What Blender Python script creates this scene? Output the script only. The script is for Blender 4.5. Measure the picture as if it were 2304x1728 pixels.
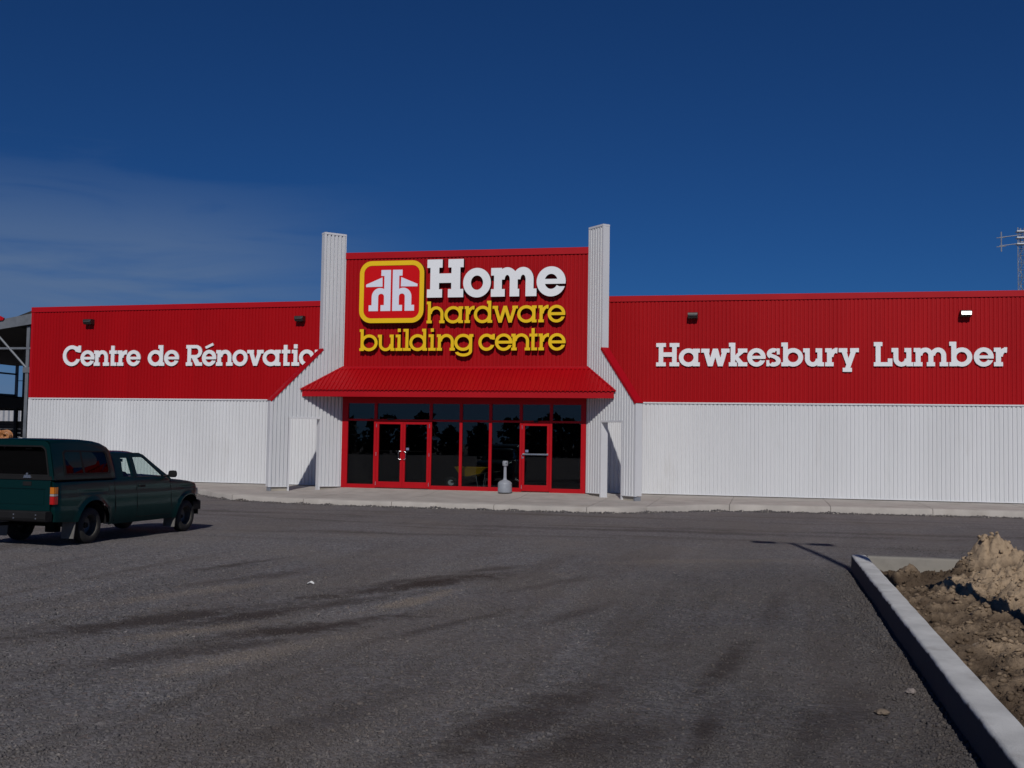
import bpy, bmesh, math, random
import numpy as np
from math import sin, cos, pi, radians, sqrt, atan2, hypot
from mathutils import Vector, Matrix, noise
from mathutils.geometry import delaunay_2d_cdt

for o in list(bpy.data.objects):
    bpy.data.objects.remove(o)
scene = bpy.context.scene
COL = scene.collection
R = random.Random(7)

# ---------------------------------------------------------------- camera
F_PX, YAW, PITCH, ROLL = 2480.0, 0.22750, 0.05348, 0.01603
CAM = Vector((9.7937, -34.9805, 1.6344))
fw = Vector((-sin(YAW) * cos(PITCH), cos(YAW) * cos(PITCH), sin(PITCH)))
rt = Vector((cos(YAW), sin(YAW), 0))
up = rt.cross(fw)
rt, up = cos(ROLL) * rt + sin(ROLL) * up, -sin(ROLL) * rt + cos(ROLL) * up
cd = bpy.data.cameras.new('camera')
cd.sensor_width = 36.0
cd.lens = F_PX * 36.0 / 2304.0
cd.clip_end = 3000.0
cam = bpy.data.objects.new('camera', cd)
COL.objects.link(cam)
M = Matrix.Identity(4)
for i in range(3):
    M[i][0], M[i][1], M[i][2], M[i][3] = rt[i], up[i], -fw[i], CAM[i]
cam.matrix_world = M
scene.camera = cam

# ---------------------------------------------------------------- sun, sky, exposure
SUN_EL, SUN_AZ = radians(37.0), radians(10.5)      # azimuth: right of straight behind the viewer of the wall
SUN_DIR = Vector((sin(SUN_AZ) * cos(SUN_EL), -cos(SUN_AZ) * cos(SUN_EL), sin(SUN_EL)))   # towards the sun
sl = bpy.data.lights.new('sun', 'SUN')
sl.energy = 3.0
sl.angle = radians(0.53)
sl.color = (1.0, 0.955, 0.89)
so = bpy.data.objects.new('sun', sl)
COL.objects.link(so)
so.rotation_euler = SUN_DIR.to_track_quat('Z', 'Y').to_euler()
so.location = (0, -60, 60)

scene.view_settings.view_transform = 'Standard'
scene.view_settings.look = 'None'
scene.view_settings.exposure = -0.20
scene.view_settings.gamma = 1.0
scene.view_settings.use_curve_mapping = False

world = bpy.data.worlds.new('World')
scene.world = world
world.use_nodes = True
wt = world.node_tree
wt.nodes.clear()


def N(t, kind, **kw):
    n = t.nodes.new(kind)
    for k, v in kw.items():
        if k.startswith('i_'):
            n.inputs[k[2:].replace('_', ' ')].default_value = v
        else:
            setattr(n, k, v)
    return n


def math_node(t, op, a, b=None, clamp=False):
    n = t.nodes.new('ShaderNodeMath')
    n.operation = op
    n.use_clamp = clamp
    for i, v in enumerate((a, b)):
        if v is None:
            continue
        if isinstance(v, (int, float)):
            n.inputs[i].default_value = v
        else:
            t.links.new(v, n.inputs[i])
    return n.outputs[0]


def smooth(t, v, lo, hi):
    n = t.nodes.new('ShaderNodeMapRange')
    n.interpolation_type = 'SMOOTHSTEP'
    t.links.new(v, n.inputs[0])
    n.inputs[1].default_value = lo
    n.inputs[2].default_value = hi
    return n.outputs[0]


def mixc(t, fac, a, b, mode='MIX'):
    n = t.nodes.new('ShaderNodeMix')
    n.data_type = 'RGBA'
    n.blend_type = mode
    for s, v in ((n.inputs[0], fac), (n.inputs[6], a), (n.inputs[7], b)):
        if isinstance(v, (int, float)):
            s.default_value = v
        elif isinstance(v, tuple):
            s.default_value = (*v, 1.0) if len(v) == 3 else v
        else:
            t.links.new(v, s)
    return n.outputs[2]


sky = N(wt, 'ShaderNodeTexSky', sky_type='NISHITA')
sky.sun_disc = False
sky.sun_elevation = SUN_EL
sky.sun_rotation = pi - SUN_AZ
sky.altitude = 300
sky.air_density = 0.8
sky.dust_density = 0.25
sky.ozone_density = 4.0
wco = N(wt, 'ShaderNodeTexCoord')
sep = N(wt, 'ShaderNodeSeparateXYZ')
wt.links.new(wco.outputs['Generated'], sep.inputs[0])
# a thin veil of cirrus low in the sky, north-west of the store
wmap = N(wt, 'ShaderNodeMapping')
wmap.inputs['Scale'].default_value = (2.6, 2.6, 20.0)
wmap.inputs['Rotation'].default_value = (0.0, 0.10, 0.0)
wt.links.new(wco.outputs['Generated'], wmap.inputs[0])
wn = N(wt, 'ShaderNodeTexNoise', i_Scale=1.5, i_Detail=6.0, i_Roughness=0.52, i_Distortion=0.9)
wt.links.new(wmap.outputs[0], wn.inputs['Vector'])
az = math_node(wt, 'ARCTAN2', math_node(wt, 'MULTIPLY', sep.outputs[0], -1.0), sep.outputs[1])   # left of north
side = smooth(wt, az, 0.26, 0.56)
low = smooth(wt, math_node(wt, 'ADD', sep.outputs[2], math_node(wt, 'MULTIPLY', math_node(wt, 'SUBTRACT', wn.outputs[0], 0.5), 0.12)), 0.240, 0.150)
cl = math_node(wt, 'MULTIPLY', math_node(wt, 'MULTIPLY', side, low), smooth(wt, wn.outputs[0], 0.08, 0.66))
cl = math_node(wt, 'MULTIPLY', cl, 0.82)
tint = mixc(wt, 1.0, sky.outputs[0], (0.155, 0.425, 0.79), 'MULTIPLY')
cloudy = mixc(wt, cl, tint, (2.25, 3.6, 6.3))
bg = N(wt, 'ShaderNodeBackground')
bg.inputs['Strength'].default_value = 0.050
wt.links.new(cloudy, bg.inputs[0])
wo = N(wt, 'ShaderNodeOutputWorld')
wt.links.new(bg.outputs[0], wo.inputs[0])


# ---------------------------------------------------------------- object helpers
def tag(o, label=None, cat=None, group=None, kind=None):
    if label:
        o['label'] = label
    if cat:
        o['category'] = cat
    if group:
        o['group'] = group
    if kind:
        o['kind'] = kind
    return o


def thing(name, label, cat, loc=(0, 0, 0), rz=0.0, group=None):
    o = bpy.data.objects.new(name, None)
    o.empty_display_size = 0.2
    COL.objects.link(o)
    o.location = loc
    o.rotation_euler = (0, 0, rz)
    return tag(o, label, cat, group)


class MB:
    """collects faces and links them as one mesh object"""

    def __init__(s):
        s.v, s.f, s.m, s.sm = [], [], [], []

    def face(s, pts, mat=0, smooth=False):
        i = len(s.v)
        s.v += [tuple(p) for p in pts]
        s.f.append(tuple(range(i, i + len(pts))))
        s.m.append(mat)
        s.sm.append(smooth)

    def grid(s, rows, mat=0, smooth=True, closed=False):
        i = len(s.v)
        nr, nc = len(rows), len(rows[0])
        for r in rows:
            s.v += [tuple(p) for p in r]
        for a in range(nr - 1):
            for b in range(nc if closed else nc - 1):
                b2 = (b + 1) % nc
                s.f.append((i + a * nc + b, i + a * nc + b2, i + (a + 1) * nc + b2, i + (a + 1) * nc + b))
                s.m.append(mat)
                s.sm.append(smooth)

    def box(s, lo, hi, mat=0, T=None):
        x0, y0, z0 = lo
        x1, y1, z1 = hi
        c = [Vector(p) for p in ((x0, y0, z0), (x1, y0, z0), (x1, y1, z0), (x0, y1, z0), (x0, y0, z1), (x1, y0, z1), (x1, y1, z1), (x0, y1, z1))]
        if T:
            c = [T(p) for p in c]
        i = len(s.v)
        s.v += [tuple(p) for p in c]
        for f in ((0, 3, 2, 1), (4, 5, 6, 7), (0, 1, 5, 4), (1, 2, 6, 5), (2, 3, 7, 6), (3, 0, 4, 7)):
            s.f.append(tuple(i + k for k in f))
            s.m.append(mat)
            s.sm.append(False)

    def tube(s, path, r, n=8, mat=0, caps=True):
        path = [Vector(p) for p in path]
        rad = r if isinstance(r, (list, tuple)) else [r] * len(path)
        rows = []
        for k, p in enumerate(path):
            d = (path[min(k + 1, len(path) - 1)] - path[max(k - 1, 0)]).normalized()
            a = d.cross(Vector((0, 0, 1)))
            if a.length < 1e-3:
                a = d.cross(Vector((1, 0, 0)))
            a.normalize()
            b = d.cross(a)
            rows.append([p + rad[k] * (cos(2 * pi * q / n) * a + sin(2 * pi * q / n) * b) for q in range(n)])
        s.grid(rows, mat, True, True)
        if caps:
            s.face(rows[0], mat)
            s.face(rows[-1][::-1], mat)

    def lathe(s, prof, T=None, n=24, mat=0):
        rows = []
        for (r, z) in prof:
            row = [Vector((r * cos(2 * pi * k / n), r * sin(2 * pi * k / n), z)) for k in range(n)]
            rows.append([T(p) for p in row] if T else row)
        s.grid(rows, mat, True, True)

    def each(s, name, mats, parent=None, **kw):
        """one object for every connected piece"""
        key, root = {}, {}

        def find(a):
            while root[a] != a:
                root[a] = root[root[a]]
                a = root[a]
            return a
        ids = []
        for v in s.v:
            k = tuple(round(q, 4) for q in v)
            key.setdefault(k, len(key))
            ids.append(key[k])
        for k in key.values():
            root[k] = k
        for f in s.f:
            for a in f[1:]:
                root[find(ids[a])] = find(ids[f[0]])
        parts = {}
        for f, m, q in zip(s.f, s.m, s.sm):
            b = parts.setdefault(find(ids[f[0]]), MB())
            i = len(b.v)
            b.v += [s.v[a] for a in f]
            b.f.append(tuple(range(i, i + len(f))))
            b.m.append(m)
            b.sm.append(q)
        return [b.build(name, mats, parent, **kw) for b in parts.values()]

    def build(s, name, mats, parent=None, bevel=0.0, sharp=35, merge=True, loc=None):
        me = bpy.data.meshes.new(name)
        me.from_pydata(s.v, [], s.f)
        for m in (mats if isinstance(mats, (list, tuple)) else [mats]):
            me.materials.append(m)
        me.polygons.foreach_set('material_index', s.m)
        me.polygons.foreach_set('use_smooth', s.sm)
        if merge:
            bm = bmesh.new()
            bm.from_mesh(me)
            bmesh.ops.remove_doubles(bm, verts=bm.verts, dist=1e-4)
            bmesh.ops.recalc_face_normals(bm, faces=bm.faces)
            bm.to_mesh(me)
            bm.free()
        if any(s.sm):
            me.set_sharp_from_angle(angle=radians(sharp))
        me.update()
        o = bpy.data.objects.new(name, me)
        COL.objects.link(o)
        if parent:
            o.parent = parent
        if loc:
            o.location = loc
        if bevel > 0:
            b = o.modifiers.new('edge', 'BEVEL')
            b.width = bevel
            b.segments = 2
            b.limit_method = 'ANGLE'
            b.angle_limit = radians(40)
        return o


def frame(O, U, V, NN):
    O, U, V, NN = Vector(O), Vector(U), Vector(V), Vector(NN)
    return lambda p: O + U * p[0] + V * p[1] + NN * p[2]


def ccw(poly):
    a = sum(poly[i][0] * poly[(i + 1) % len(poly)][1] - poly[(i + 1) % len(poly)][0] * poly[i][1] for i in range(len(poly)))
    return poly if a > 0 else poly[::-1]


def extrude(mb, pos, neg, d0, d1, T, mat=0, side_mat=None, back=True):
    """union of the polygons in pos minus those in neg, as a solid between d0 and d1 along the frame's third axis"""
    vs, fs = [], []
    for p in list(pos) + list(neg):
        p = ccw([tuple(q) for q in p])
        i = len(vs)
        vs += [Vector(q) for q in p]
        fs.append(list(range(i, i + len(p))))
    npos = len(pos)
    V2, E2, F2, ov, oe, of = delaunay_2d_cdt(vs, [], fs, 0, 1e-5)
    keep = [f for f, src in zip(F2, of) if src and any(k < npos for k in src) and not any(k >= npos for k in src)]
    edge = {}
    for f in keep:
        for a, b in zip(f, f[1:] + f[:1]):
            edge[(a, b)] = 1
    sm = mat if side_mat is None else side_mat
    for f in keep:
        mb.face([T((V2[k][0], V2[k][1], d1)) for k in f], mat)
        if back:
            mb.face([T((V2[k][0], V2[k][1], d0)) for k in f[::-1]], sm)
    for (a, b) in edge:
        if (b, a) not in edge:
            A, B = V2[a], V2[b]
            mb.face([T((A[0], A[1], d0)), T((B[0], B[1], d0)), T((B[0], B[1], d1)), T((A[0], A[1], d1))], sm)


def corrugated(mb, pieces, T, pitch, depth=0.022, s_off=0.0, mat=0):
    """ribbed sheet metal; pieces: (sa, sb, zlo_a, zlo_b, zhi_a, zhi_b) trapezoids; T maps (s, z, d)"""
    prof = [(0, 0), (0.56, 0), (0.66, -1), (0.90, -1)]
    for (sa, sb, la, lb, ha, hb) in pieces:
        k0 = int(math.floor((sa - s_off) / pitch)) - 1
        k1 = int(math.ceil((sb - s_off) / pitch)) + 1
        st = [(s_off + (k + q) * pitch, d * depth) for k in range(k0, k1 + 1) for q, d in prof]
        pts = []

        def dep(s):
            for (a, da), (b, db) in zip(st, st[1:]):
                if a <= s <= b:
                    return da + (db - da) * (s - a) / (b - a) if b > a else da
            return 0
        pts = [(sa, dep(sa))] + [q for q in st if sa + 1e-4 < q[0] < sb - 1e-4] + [(sb, dep(sb))]
        i = len(mb.v)
        for (s, d) in pts:
            t = (s - sa) / (sb - sa)
            mb.v.append(tuple(T((s, la + (lb - la) * t, d))))
            mb.v.append(tuple(T((s, ha + (hb - ha) * t, d))))
        for k in range(len(pts) - 1):
            mb.f.append((i + 2 * k, i + 2 * k + 2, i + 2 * k + 3, i + 2 * k + 1))
            mb.m.append(mat)
            mb.sm.append(False)


# ---------------------------------------------------------------- materials
def mat(name, col, rough=0.5, sheet=0.0, metal=0.0, spec=0.5, var=0.0, vscale=3.0, bump=0.0, bscale=60.0, coat=0.0, dirt=None, vstretch=(1, 1, 1)):
    m = bpy.data.materials.new(name)
    m.use_nodes = True
    t = m.node_tree
    p = t.nodes['Principled BSDF']
    p.inputs['Base Color'].default_value = (*col, 1)
    p.inputs['Roughness'].default_value = rough
    p.inputs['Metallic'].default_value = metal
    p.inputs['Specular IOR Level'].default_value = spec
    p.inputs['Coat Weight'].default_value = coat
    p.inputs['Coat Roughness'].default_value = 0.05
    tc = N(t, 'ShaderNodeTexCoord')
    mp = N(t, 'ShaderNodeMapping')
    mp.inputs['Scale'].default_value = vstretch
    t.links.new(tc.outputs['Object'], mp.inputs[0])
    c = None
    if var > 0:
        n = N(t, 'ShaderNodeTexNoise', i_Scale=vscale, i_Detail=6.0, i_Roughness=0.6)
        t.links.new(mp.outputs[0], n.inputs['Vector'])
        f = smooth(t, n.outputs[0], 0.25, 0.75)
        c = mixc(t, f, tuple(x * (1 - var) for x in col), tuple(min(1, x * (1 + var)) for x in col))
        r = math_node(t, 'ADD', math_node(t, 'MULTIPLY', n.outputs[0], 0.25 * rough), rough * 0.85)
        t.links.new(r, p.inputs['Roughness'])
    if sheet:
        sx = N(t, 'ShaderNodeSeparateXYZ')
        t.links.new(tc.outputs['Object'], sx.inputs[0])
        wn_ = N(t, 'ShaderNodeTexWhiteNoise', noise_dimensions='1D')
        t.links.new(math_node(t, 'FLOOR', math_node(t, 'DIVIDE', sx.outputs[0], 0.927)), wn_.inputs['W'])
        k_ = math_node(t, 'ADD', math_node(t, 'MULTIPLY', wn_.outputs['Value'], 2 * sheet), 1 - sheet)
        vm = N(t, 'ShaderNodeVectorMath', operation='SCALE')
        t.links.new(c, vm.inputs[0])
        t.links.new(k_, vm.inputs['Scale'])
        c = vm.outputs[0]
    if dirt:
        n2 = N(t, 'ShaderNodeTexNoise', i_Scale=dirt[1], i_Detail=8.0, i_Roughness=0.65)
        t.links.new(mp.outputs[0], n2.inputs['Vector'])
        f2 = math_node(t, 'MULTIPLY', smooth(t, n2.outputs[0], dirt[2], dirt[2] + 0.2), dirt[3])
        c = mixc(t, f2, c if c is not None else col, dirt[0])
    if c is not None:
        t.links.new(c, p.inputs['Base Color'])
    if bump > 0:
        n3 = N(t, 'ShaderNodeTexNoise', i_Scale=bscale, i_Detail=4.0, i_Roughness=0.6)
        t.links.new(tc.outputs['Object'], n3.inputs['Vector'])
        b = N(t, 'ShaderNodeBump', i_Strength=bump, i_Distance=0.02)
        t.links.new(n3.outputs[0], b.inputs['Height'])
        t.links.new(b.outputs[0], p.inputs['Normal'])
    return m


RED = mat('red painted steel', (0.37, 0.0022, 0.0055), 0.45, sheet=0.03, spec=0.18, var=0.07, vscale=0.6, bump=0.04, bscale=3.0, vstretch=(1, 1, 0.25))
REDTRIM = mat('red trim', (0.41, 0.0035, 0.009), 0.42, spec=0.25, var=0.05, vscale=0.8)
WHITE = mat('white painted steel', (0.635, 0.65, 0.675), 0.45, sheet=0.025, spec=0.3, var=0.05, vscale=0.5, bump=0.03, bscale=3.0, vstretch=(1, 1, 0.25), dirt=((0.42, 0.40, 0.37), 1.3, 0.56, 0.22))
WTRIM = mat('white trim', (0.65, 0.66, 0.69), 0.40, var=0.03, vscale=0.7)
LETW = mat('white letter face', (0.81, 0.83, 0.86), 0.35, var=0.02, vscale=1.0)
LETWB = mat('white letter return', (0.62, 0.64, 0.68), 0.4)
LETY = mat('yellow letter face', (0.84, 0.53, 0.003), 0.35, var=0.03, vscale=1.0)
SHADERET = mat('dark shaded letter return', (0.018, 0.018, 0.022), 0.4)  # dark letter sides, underside shade painted into their colour
YRET = mat('dark shaded yellow letter return', (0.06, 0.04, 0.003), 0.4)  # yellow sides darkened, their shade is put into this colour
LOGORED = mat('emblem red', (0.60, 0.006, 0.008), 0.3, spec=0.2, var=0.03, vscale=1.0)
LOGOW = mat('emblem white', (0.72, 0.75, 0.86), 0.3)
CONC = mat('concrete', (0.42, 0.39, 0.36), 0.9, spec=0.2, var=0.13, vscale=1.2, bump=0.35, bscale=90, dirt=((0.29, 0.255, 0.22), 0.8, 0.52, 0.5))
CURB = mat('curb concrete', (0.57, 0.57, 0.56), 0.9, spec=0.2, var=0.16, vscale=2.4, bump=0.4, bscale=70, dirt=((0.33, 0.31, 0.29), 3.0, 0.52, 0.4))
FOUND = mat('foundation concrete', (0.36, 0.33, 0.28), 0.9, spec=0.2, var=0.15, vscale=2.0, bump=0.3, bscale=60)
BLACK = mat('black gap', (0.012, 0.012, 0.013), 0.8)
DARKBR = mat('dark bronze metal', (0.030, 0.027, 0.026), 0.45, metal=0.2, var=0.1)
FRAME = mat('red window frame', (0.40, 0.003, 0.008), 0.4, spec=0.25, var=0.05, vscale=2.0)
CHROME = mat('brushed aluminium', (0.75, 0.76, 0.78), 0.28, metal=1.0, var=0.05)
GREYPL = mat('grey plastic', (0.27, 0.29, 0.33), 0.5, var=0.08, vscale=8, bump=0.08, bscale=120)
GALV = mat('galvanised steel', (0.27, 0.29, 0.33), 0.5, metal=0.3, var=0.12, vscale=3)
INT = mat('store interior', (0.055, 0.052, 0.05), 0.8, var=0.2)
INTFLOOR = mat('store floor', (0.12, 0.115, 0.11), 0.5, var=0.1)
WOOD = mat('weathered lumber', (0.065, 0.056, 0.05), 0.85, var=0.35, vscale=6, vstretch=(0.3, 0.3, 4))
PIPE = mat('orange brown pipe', (0.40, 0.17, 0.06), 0.5, var=0.2, vscale=5)


def glass(name, tintc, refl=1.6, rough=0.0):
    m = bpy.data.materials.new(name)
    m.use_nodes = True
    t = m.node_tree
    t.nodes.clear()
    out = N(t, 'ShaderNodeOutputMaterial')
    tr = N(t, 'ShaderNodeBsdfTransparent')
    tr.inputs[0].default_value = (*tintc, 1)
    gl = N(t, 'ShaderNodeBsdfGlossy')
    gl.inputs['Roughness'].default_value = rough
    gl.inputs[0].default_value = (0.95, 0.97, 1.0, 1)
    fr = N(t, 'ShaderNodeFresnel', i_IOR=1.5)
    gm = N(t, 'ShaderNodeNewGeometry')
    t.links.new(math_node(t, 'SUBTRACT', 1.5, math_node(t, 'MULTIPLY', gm.outputs['Backfacing'], 1.5 - 1 / 1.5)), fr.inputs['IOR'])
    mx = N(t, 'ShaderNodeMixShader')
    t.links.new(math_node(t, 'MULTIPLY', fr.outputs[0], refl, True), mx.inputs[0])
    t.links.new(tr.outputs[0], mx.inputs[1])
    t.links.new(gl.outputs[0], mx.inputs[2])
    t.links.new(mx.outputs[0], out.inputs[0])
    return m


GLASS = glass('tinted store glass', (0.60, 0.63, 0.63), 1.15)
CARGLASS = glass('car glass', (0.80, 0.88, 0.85), 1.0)
TOPGLASS = glass('dark topper glass', (0.04, 0.04, 0.045), 0.7)


def emit(name, col, strength):
    m = bpy.data.materials.new(name)
    m.use_nodes = True
    p = m.node_tree.nodes['Principled BSDF']
    p.inputs['Base Color'].default_value = (*col, 1)
    p.inputs['Emission Color'].default_value = (*col, 1)
    p.inputs['Emission Strength'].default_value = strength
    return m


LAMPEMIT = emit('lit lamp lens', (1.0, 0.97, 0.93), 3.5)  # white lens with emission of its own
LAMPOFF = mat('unlit lamp lens', (0.055, 0.052, 0.05), 0.25)

# ---------------------------------------------------------------- ground
LOT = -0.25


def gravel_material(name='crushed gravel', stones=False):
    m = bpy.data.materials.new(name)
    m.use_nodes = True
    t = m.node_tree
    p = t.nodes['Principled BSDF']
    p.inputs['Roughness'].default_value = 0.95
    p.inputs['Specular IOR Level'].default_value = 0.15
    tc = N(t, 'ShaderNodeTexCoord')
    P = tc.outputs['Object']

    def nz(scale, detail=5.0, rough=0.6, stretch=None, rot=0.0, dist=0.0):
        n = N(t, 'ShaderNodeTexNoise', i_Scale=scale, i_Detail=detail, i_Roughness=rough, i_Distortion=dist)
        if stretch:
            mp = N(t, 'ShaderNodeMapping')
            mp.inputs['Rotation'].default_value = (0, 0, rot)
            mp.inputs['Scale'].default_value = stretch
            t.links.new(P, mp.inputs[0])
            t.links.new(mp.outputs[0], n.inputs['Vector'])
        else:
            t.links.new(P, n.inputs['Vector'])
        return n.outputs[0]
    vor = N(t, 'ShaderNodeTexVoronoi', i_Scale=30.0, i_Randomness=1.0)
    t.links.new(P, vor.inputs['Vector'])
    vs = N(t, 'ShaderNodeSeparateColor')
    t.links.new(vor.outputs['Color'], vs.inputs[0])
    base = mixc(t, smooth(t, vs.outputs[0], 0.0, 1.0), (0.122, 0.118, 0.126), (0.262, 0.251, 0.262))
    fleck = smooth(t, vs.outputs[1], 0.965, 0.995)
    base = mixc(t, math_node(t, 'MULTIPLY', fleck, 0.8), base, (0.46, 0.43, 0.41))
    rusty = smooth(t, vs.outputs[2], 0.86, 0.95)
    base = mixc(t, math_node(t, 'MULTIPLY', rusty, 0.5), base, (0.24, 0.165, 0.125))
    if stones:
        geo = N(t, 'ShaderNodeNewGeometry')
        cr = N(t, 'ShaderNodeValToRGB')
        e = cr.color_ramp.elements
        e[0].position, e[0].color = 0.0, (0.095, 0.092, 0.098, 1)
        e[1].position, e[1].color = 1.0, (0.33, 0.31, 0.30, 1)
        for pos_, c_ in ((0.55, (0.165, 0.16, 0.168, 1)), (0.90, (0.205, 0.194, 0.192, 1)), (0.975, (0.235, 0.20, 0.18, 1))):
            q = e.new(pos_)
            q.color = c_
        t.links.new(geo.outputs['Random Per Island'], cr.inputs[0])
        base = cr.outputs[0]
    # fines and dust between the stones, in broad drifts
    drift = smooth(t, nz(0.42, 6, 0.62, dist=0.6), 0.42, 0.66)
    base = mixc(t, math_node(t, 'MULTIPLY', drift, 0.2 if stones else 0.55), base, (0.225, 0.198, 0.18))
    fine = smooth(t, nz(7.0, 5, 0.7), 0.30, 0.75)
    base = mixc(t, math_node(t, 'MULTIPLY', fine, 0.1 if stones else 0.35), base, (0.135, 0.126, 0.125))
    # wheel tracks: long soft streaks along the drive and sweeping towards the viewer
    st1 = smooth(t, nz(1.0, 5, 0.6, (0.16, 1.9, 1.0), 0.05, 0.3), 0.52, 0.68)
    st2 = smooth(t, nz(1.0, 5, 0.6, (1.9, 0.22, 1.0), 0.42, 0.5), 0.53, 0.70)
    sp = N(t, 'ShaderNodeSeparateXYZ')
    t.links.new(P, sp.inputs[0])
    near_drive = smooth(t, sp.outputs[1], -17.0, -12.0)
    far_from = smooth(t, sp.outputs[1], -16.0, -21.0)
    st = math_node(t, 'ADD', math_node(t, 'MULTIPLY', st1, math_node(t, 'ADD', math_node(t, 'MULTIPLY', near_drive, 0.6), 0.15)),
                   math_node(t, 'MULTIPLY', st2, math_node(t, 'MULTIPLY', far_from, 0.55)), True)
    base = mixc(t, math_node(t, 'MULTIPLY', st, 0.75), base, (0.092, 0.079, 0.072))
    st3 = smooth(t, nz(1.0, 4, 0.55, (0.75, 0.085, 1.0), 0.42, 0.7), 0.47, 0.66)
    base = mixc(t, math_node(t, 'MULTIPLY', st3, math_node(t, 'MULTIPLY', smooth(t, sp.outputs[1], -12.0, -17.0), 0.34)), base, (0.128, 0.104, 0.090))
    base = mixc(t, math_node(t, 'MULTIPLY', near_drive, 0.22), base, (0.150, 0.128, 0.115))
    # dark damp patches of mud with ragged edges
    rag = nz(1.6, 6, 0.7)
    rag2 = nz(9.0, 4, 0.7)
    def blots(lst):
        acc = None
        for (x, y, a, rx, ry, k) in lst:
            dx = math_node(t, 'SUBTRACT', sp.outputs[0], x)
            dy = math_node(t, 'SUBTRACT', sp.outputs[1], y)
            ca, sa = cos(a), sin(a)
            u = math_node(t, 'ADD', math_node(t, 'MULTIPLY', dx, ca / rx), math_node(t, 'MULTIPLY', dy, sa / rx))
            v = math_node(t, 'ADD', math_node(t, 'MULTIPLY', dx, -sa / ry), math_node(t, 'MULTIPLY', dy, ca / ry))
            r = math_node(t, 'SQRT', math_node(t, 'ADD', math_node(t, 'MULTIPLY', u, u), math_node(t, 'MULTIPLY', v, v)))
            r = math_node(t, 'ADD', r, math_node(t, 'ADD', math_node(t, 'MULTIPLY', math_node(t, 'SUBTRACT', rag, 0.5), 3.0),
                                                 math_node(t, 'MULTIPLY', math_node(t, 'SUBTRACT', rag2, 0.5), 1.6)))
            f = math_node(t, 'MULTIPLY', smooth(t, r, 1.55, 0.15), k)
            acc = f if acc is None else math_node(t, 'MAXIMUM', acc, f)
        return acc
    base = mixc(t, blots(DUST), base, (0.27, 0.225, 0.185))
    acc = blots(PATCHES)
    base = mixc(t, math_node(t, 'MULTIPLY', acc, 0.8 if stones else 1.0), base, (0.052, 0.039, 0.034))
    # freshly graded, darker stone along the island and in broad sweeps
    dark = smooth(t, math_node(t, 'ADD', sp.outputs[0], math_node(t, 'MULTIPLY', rag, 2.4)), 8.2, 11.4)
    dark = math_node(t, 'MULTIPLY', dark, smooth(t, sp.outputs[1], -15.0, -19.0))
    sweep = smooth(t, nz(1.0, 3, 0.5, (0.42, 0.075, 1.0), 0.42, 1.2), 0.42, 0.62)
    dk = math_node(t, 'ADD', math_node(t, 'MULTIPLY', dark, 0.34), math_node(t, 'MULTIPLY', sweep, 0.13), True)
    base = mixc(t, dk, base, (0.042, 0.036, 0.035))
    t.links.new(base, p.inputs['Base Color'])
    hgt = math_node(t, 'ADD', math_node(t, 'MULTIPLY', math_node(t, 'SUBTRACT', 1.0, vor.outputs['Distance']), 0.8),
                    math_node(t, 'MULTIPLY', nz(95.0, 3, 0.7), 0.9))
    b = N(t, 'ShaderNodeBump', i_Strength=0.75, i_Distance=0.022)
    t.links.new(hgt, b.inputs['Height'])
    t.links.new(b.outputs[0], p.inputs['Normal'])
    return m


PATCHES = [  # x, y, angle, rx, ry, strength: mud in the lot
    (5.35, -21.0, 1.13, 1.7, .34, .95), (5.0, -22.9, 1.12, 1.5, .24, .6), (3.7, -24.6, 1.15, 1.6, .35, .8), (3.0, -21.0, 1.2, 1.3, .22, .5), (4.6, -26.3, 1.1, 1.0, .22, .6), (7.0, -20.2, 1.2, 1.2, .14, .4), (5.15, -20.6, 1.12, 1.2, .2, .7), (4.4, -24.1, 1.16, 1.2, .28, .85), (5.4, -24.5, 1.07, 1.2, .30, .9),
    (5.15, -25.6, 1.02, .9, .22, .65), (9.45, -25.2, 1.42, 1.1, .13, .75), (9.4, -27.4, 1.5, .7, .10, .8), (10.1, -27.2, 1.45, .9, .16, .6), (8.9, -27.9, 1.2, .8, .3, .6), (8.2, -27.4, 1.33, 1.4, .28, .75), (8.6, -28.1, 1.17, .9, .24, .7), (2.05, -19.8, 1.37, 1.2, .16, .65), (5.85, -18.8, 1.1, .7, .2, .6),
    (6.65, -23.8, 1.25, 1.3, .10, .5), (7.75, -22.7, 1.3, 1.0, .12, .45), (6.9, -27.8, 1.3, 1.0, .2, .35), (9.9, -21.5, 1.5, 1.5, .14, .4), (10.3, -26.8, 1.4, 1.0, .2, .5),
    (7.5, -10.5, .05, 6.0, .40, .45), (-4.0, -8.6, 0.0, 5.0, .4, .4), (13.0, -9.2, .05, 5.0, .4, .4), (2.0, -13.5, .1, 3.0, .3, .4)]
DUST = [(5.45, -25.9, 1.25, 1.1, .26, .5), (5.75, -22.4, 1.38, 1.2, .17, .7), (4.3, -25.2, 1.1, .9, .2, .6), (8.3, -29.3, 1.2, .9, .25, .5), (3.0, -22.5, 1.2, 1.6, .22, .45), (9.0, -16.5, .5, 2.0, .3, .3)]
GRAVEL = gravel_material()


def gz(x, y):
    return LOT + 0.018 * noise.fractal(Vector((x * 0.45, y * 0.45, 3.0)), 0.9, 2.0, 4) + 0.006 * noise.noise(Vector((x * 3.1, y * 3.1, 1.0)))


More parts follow.
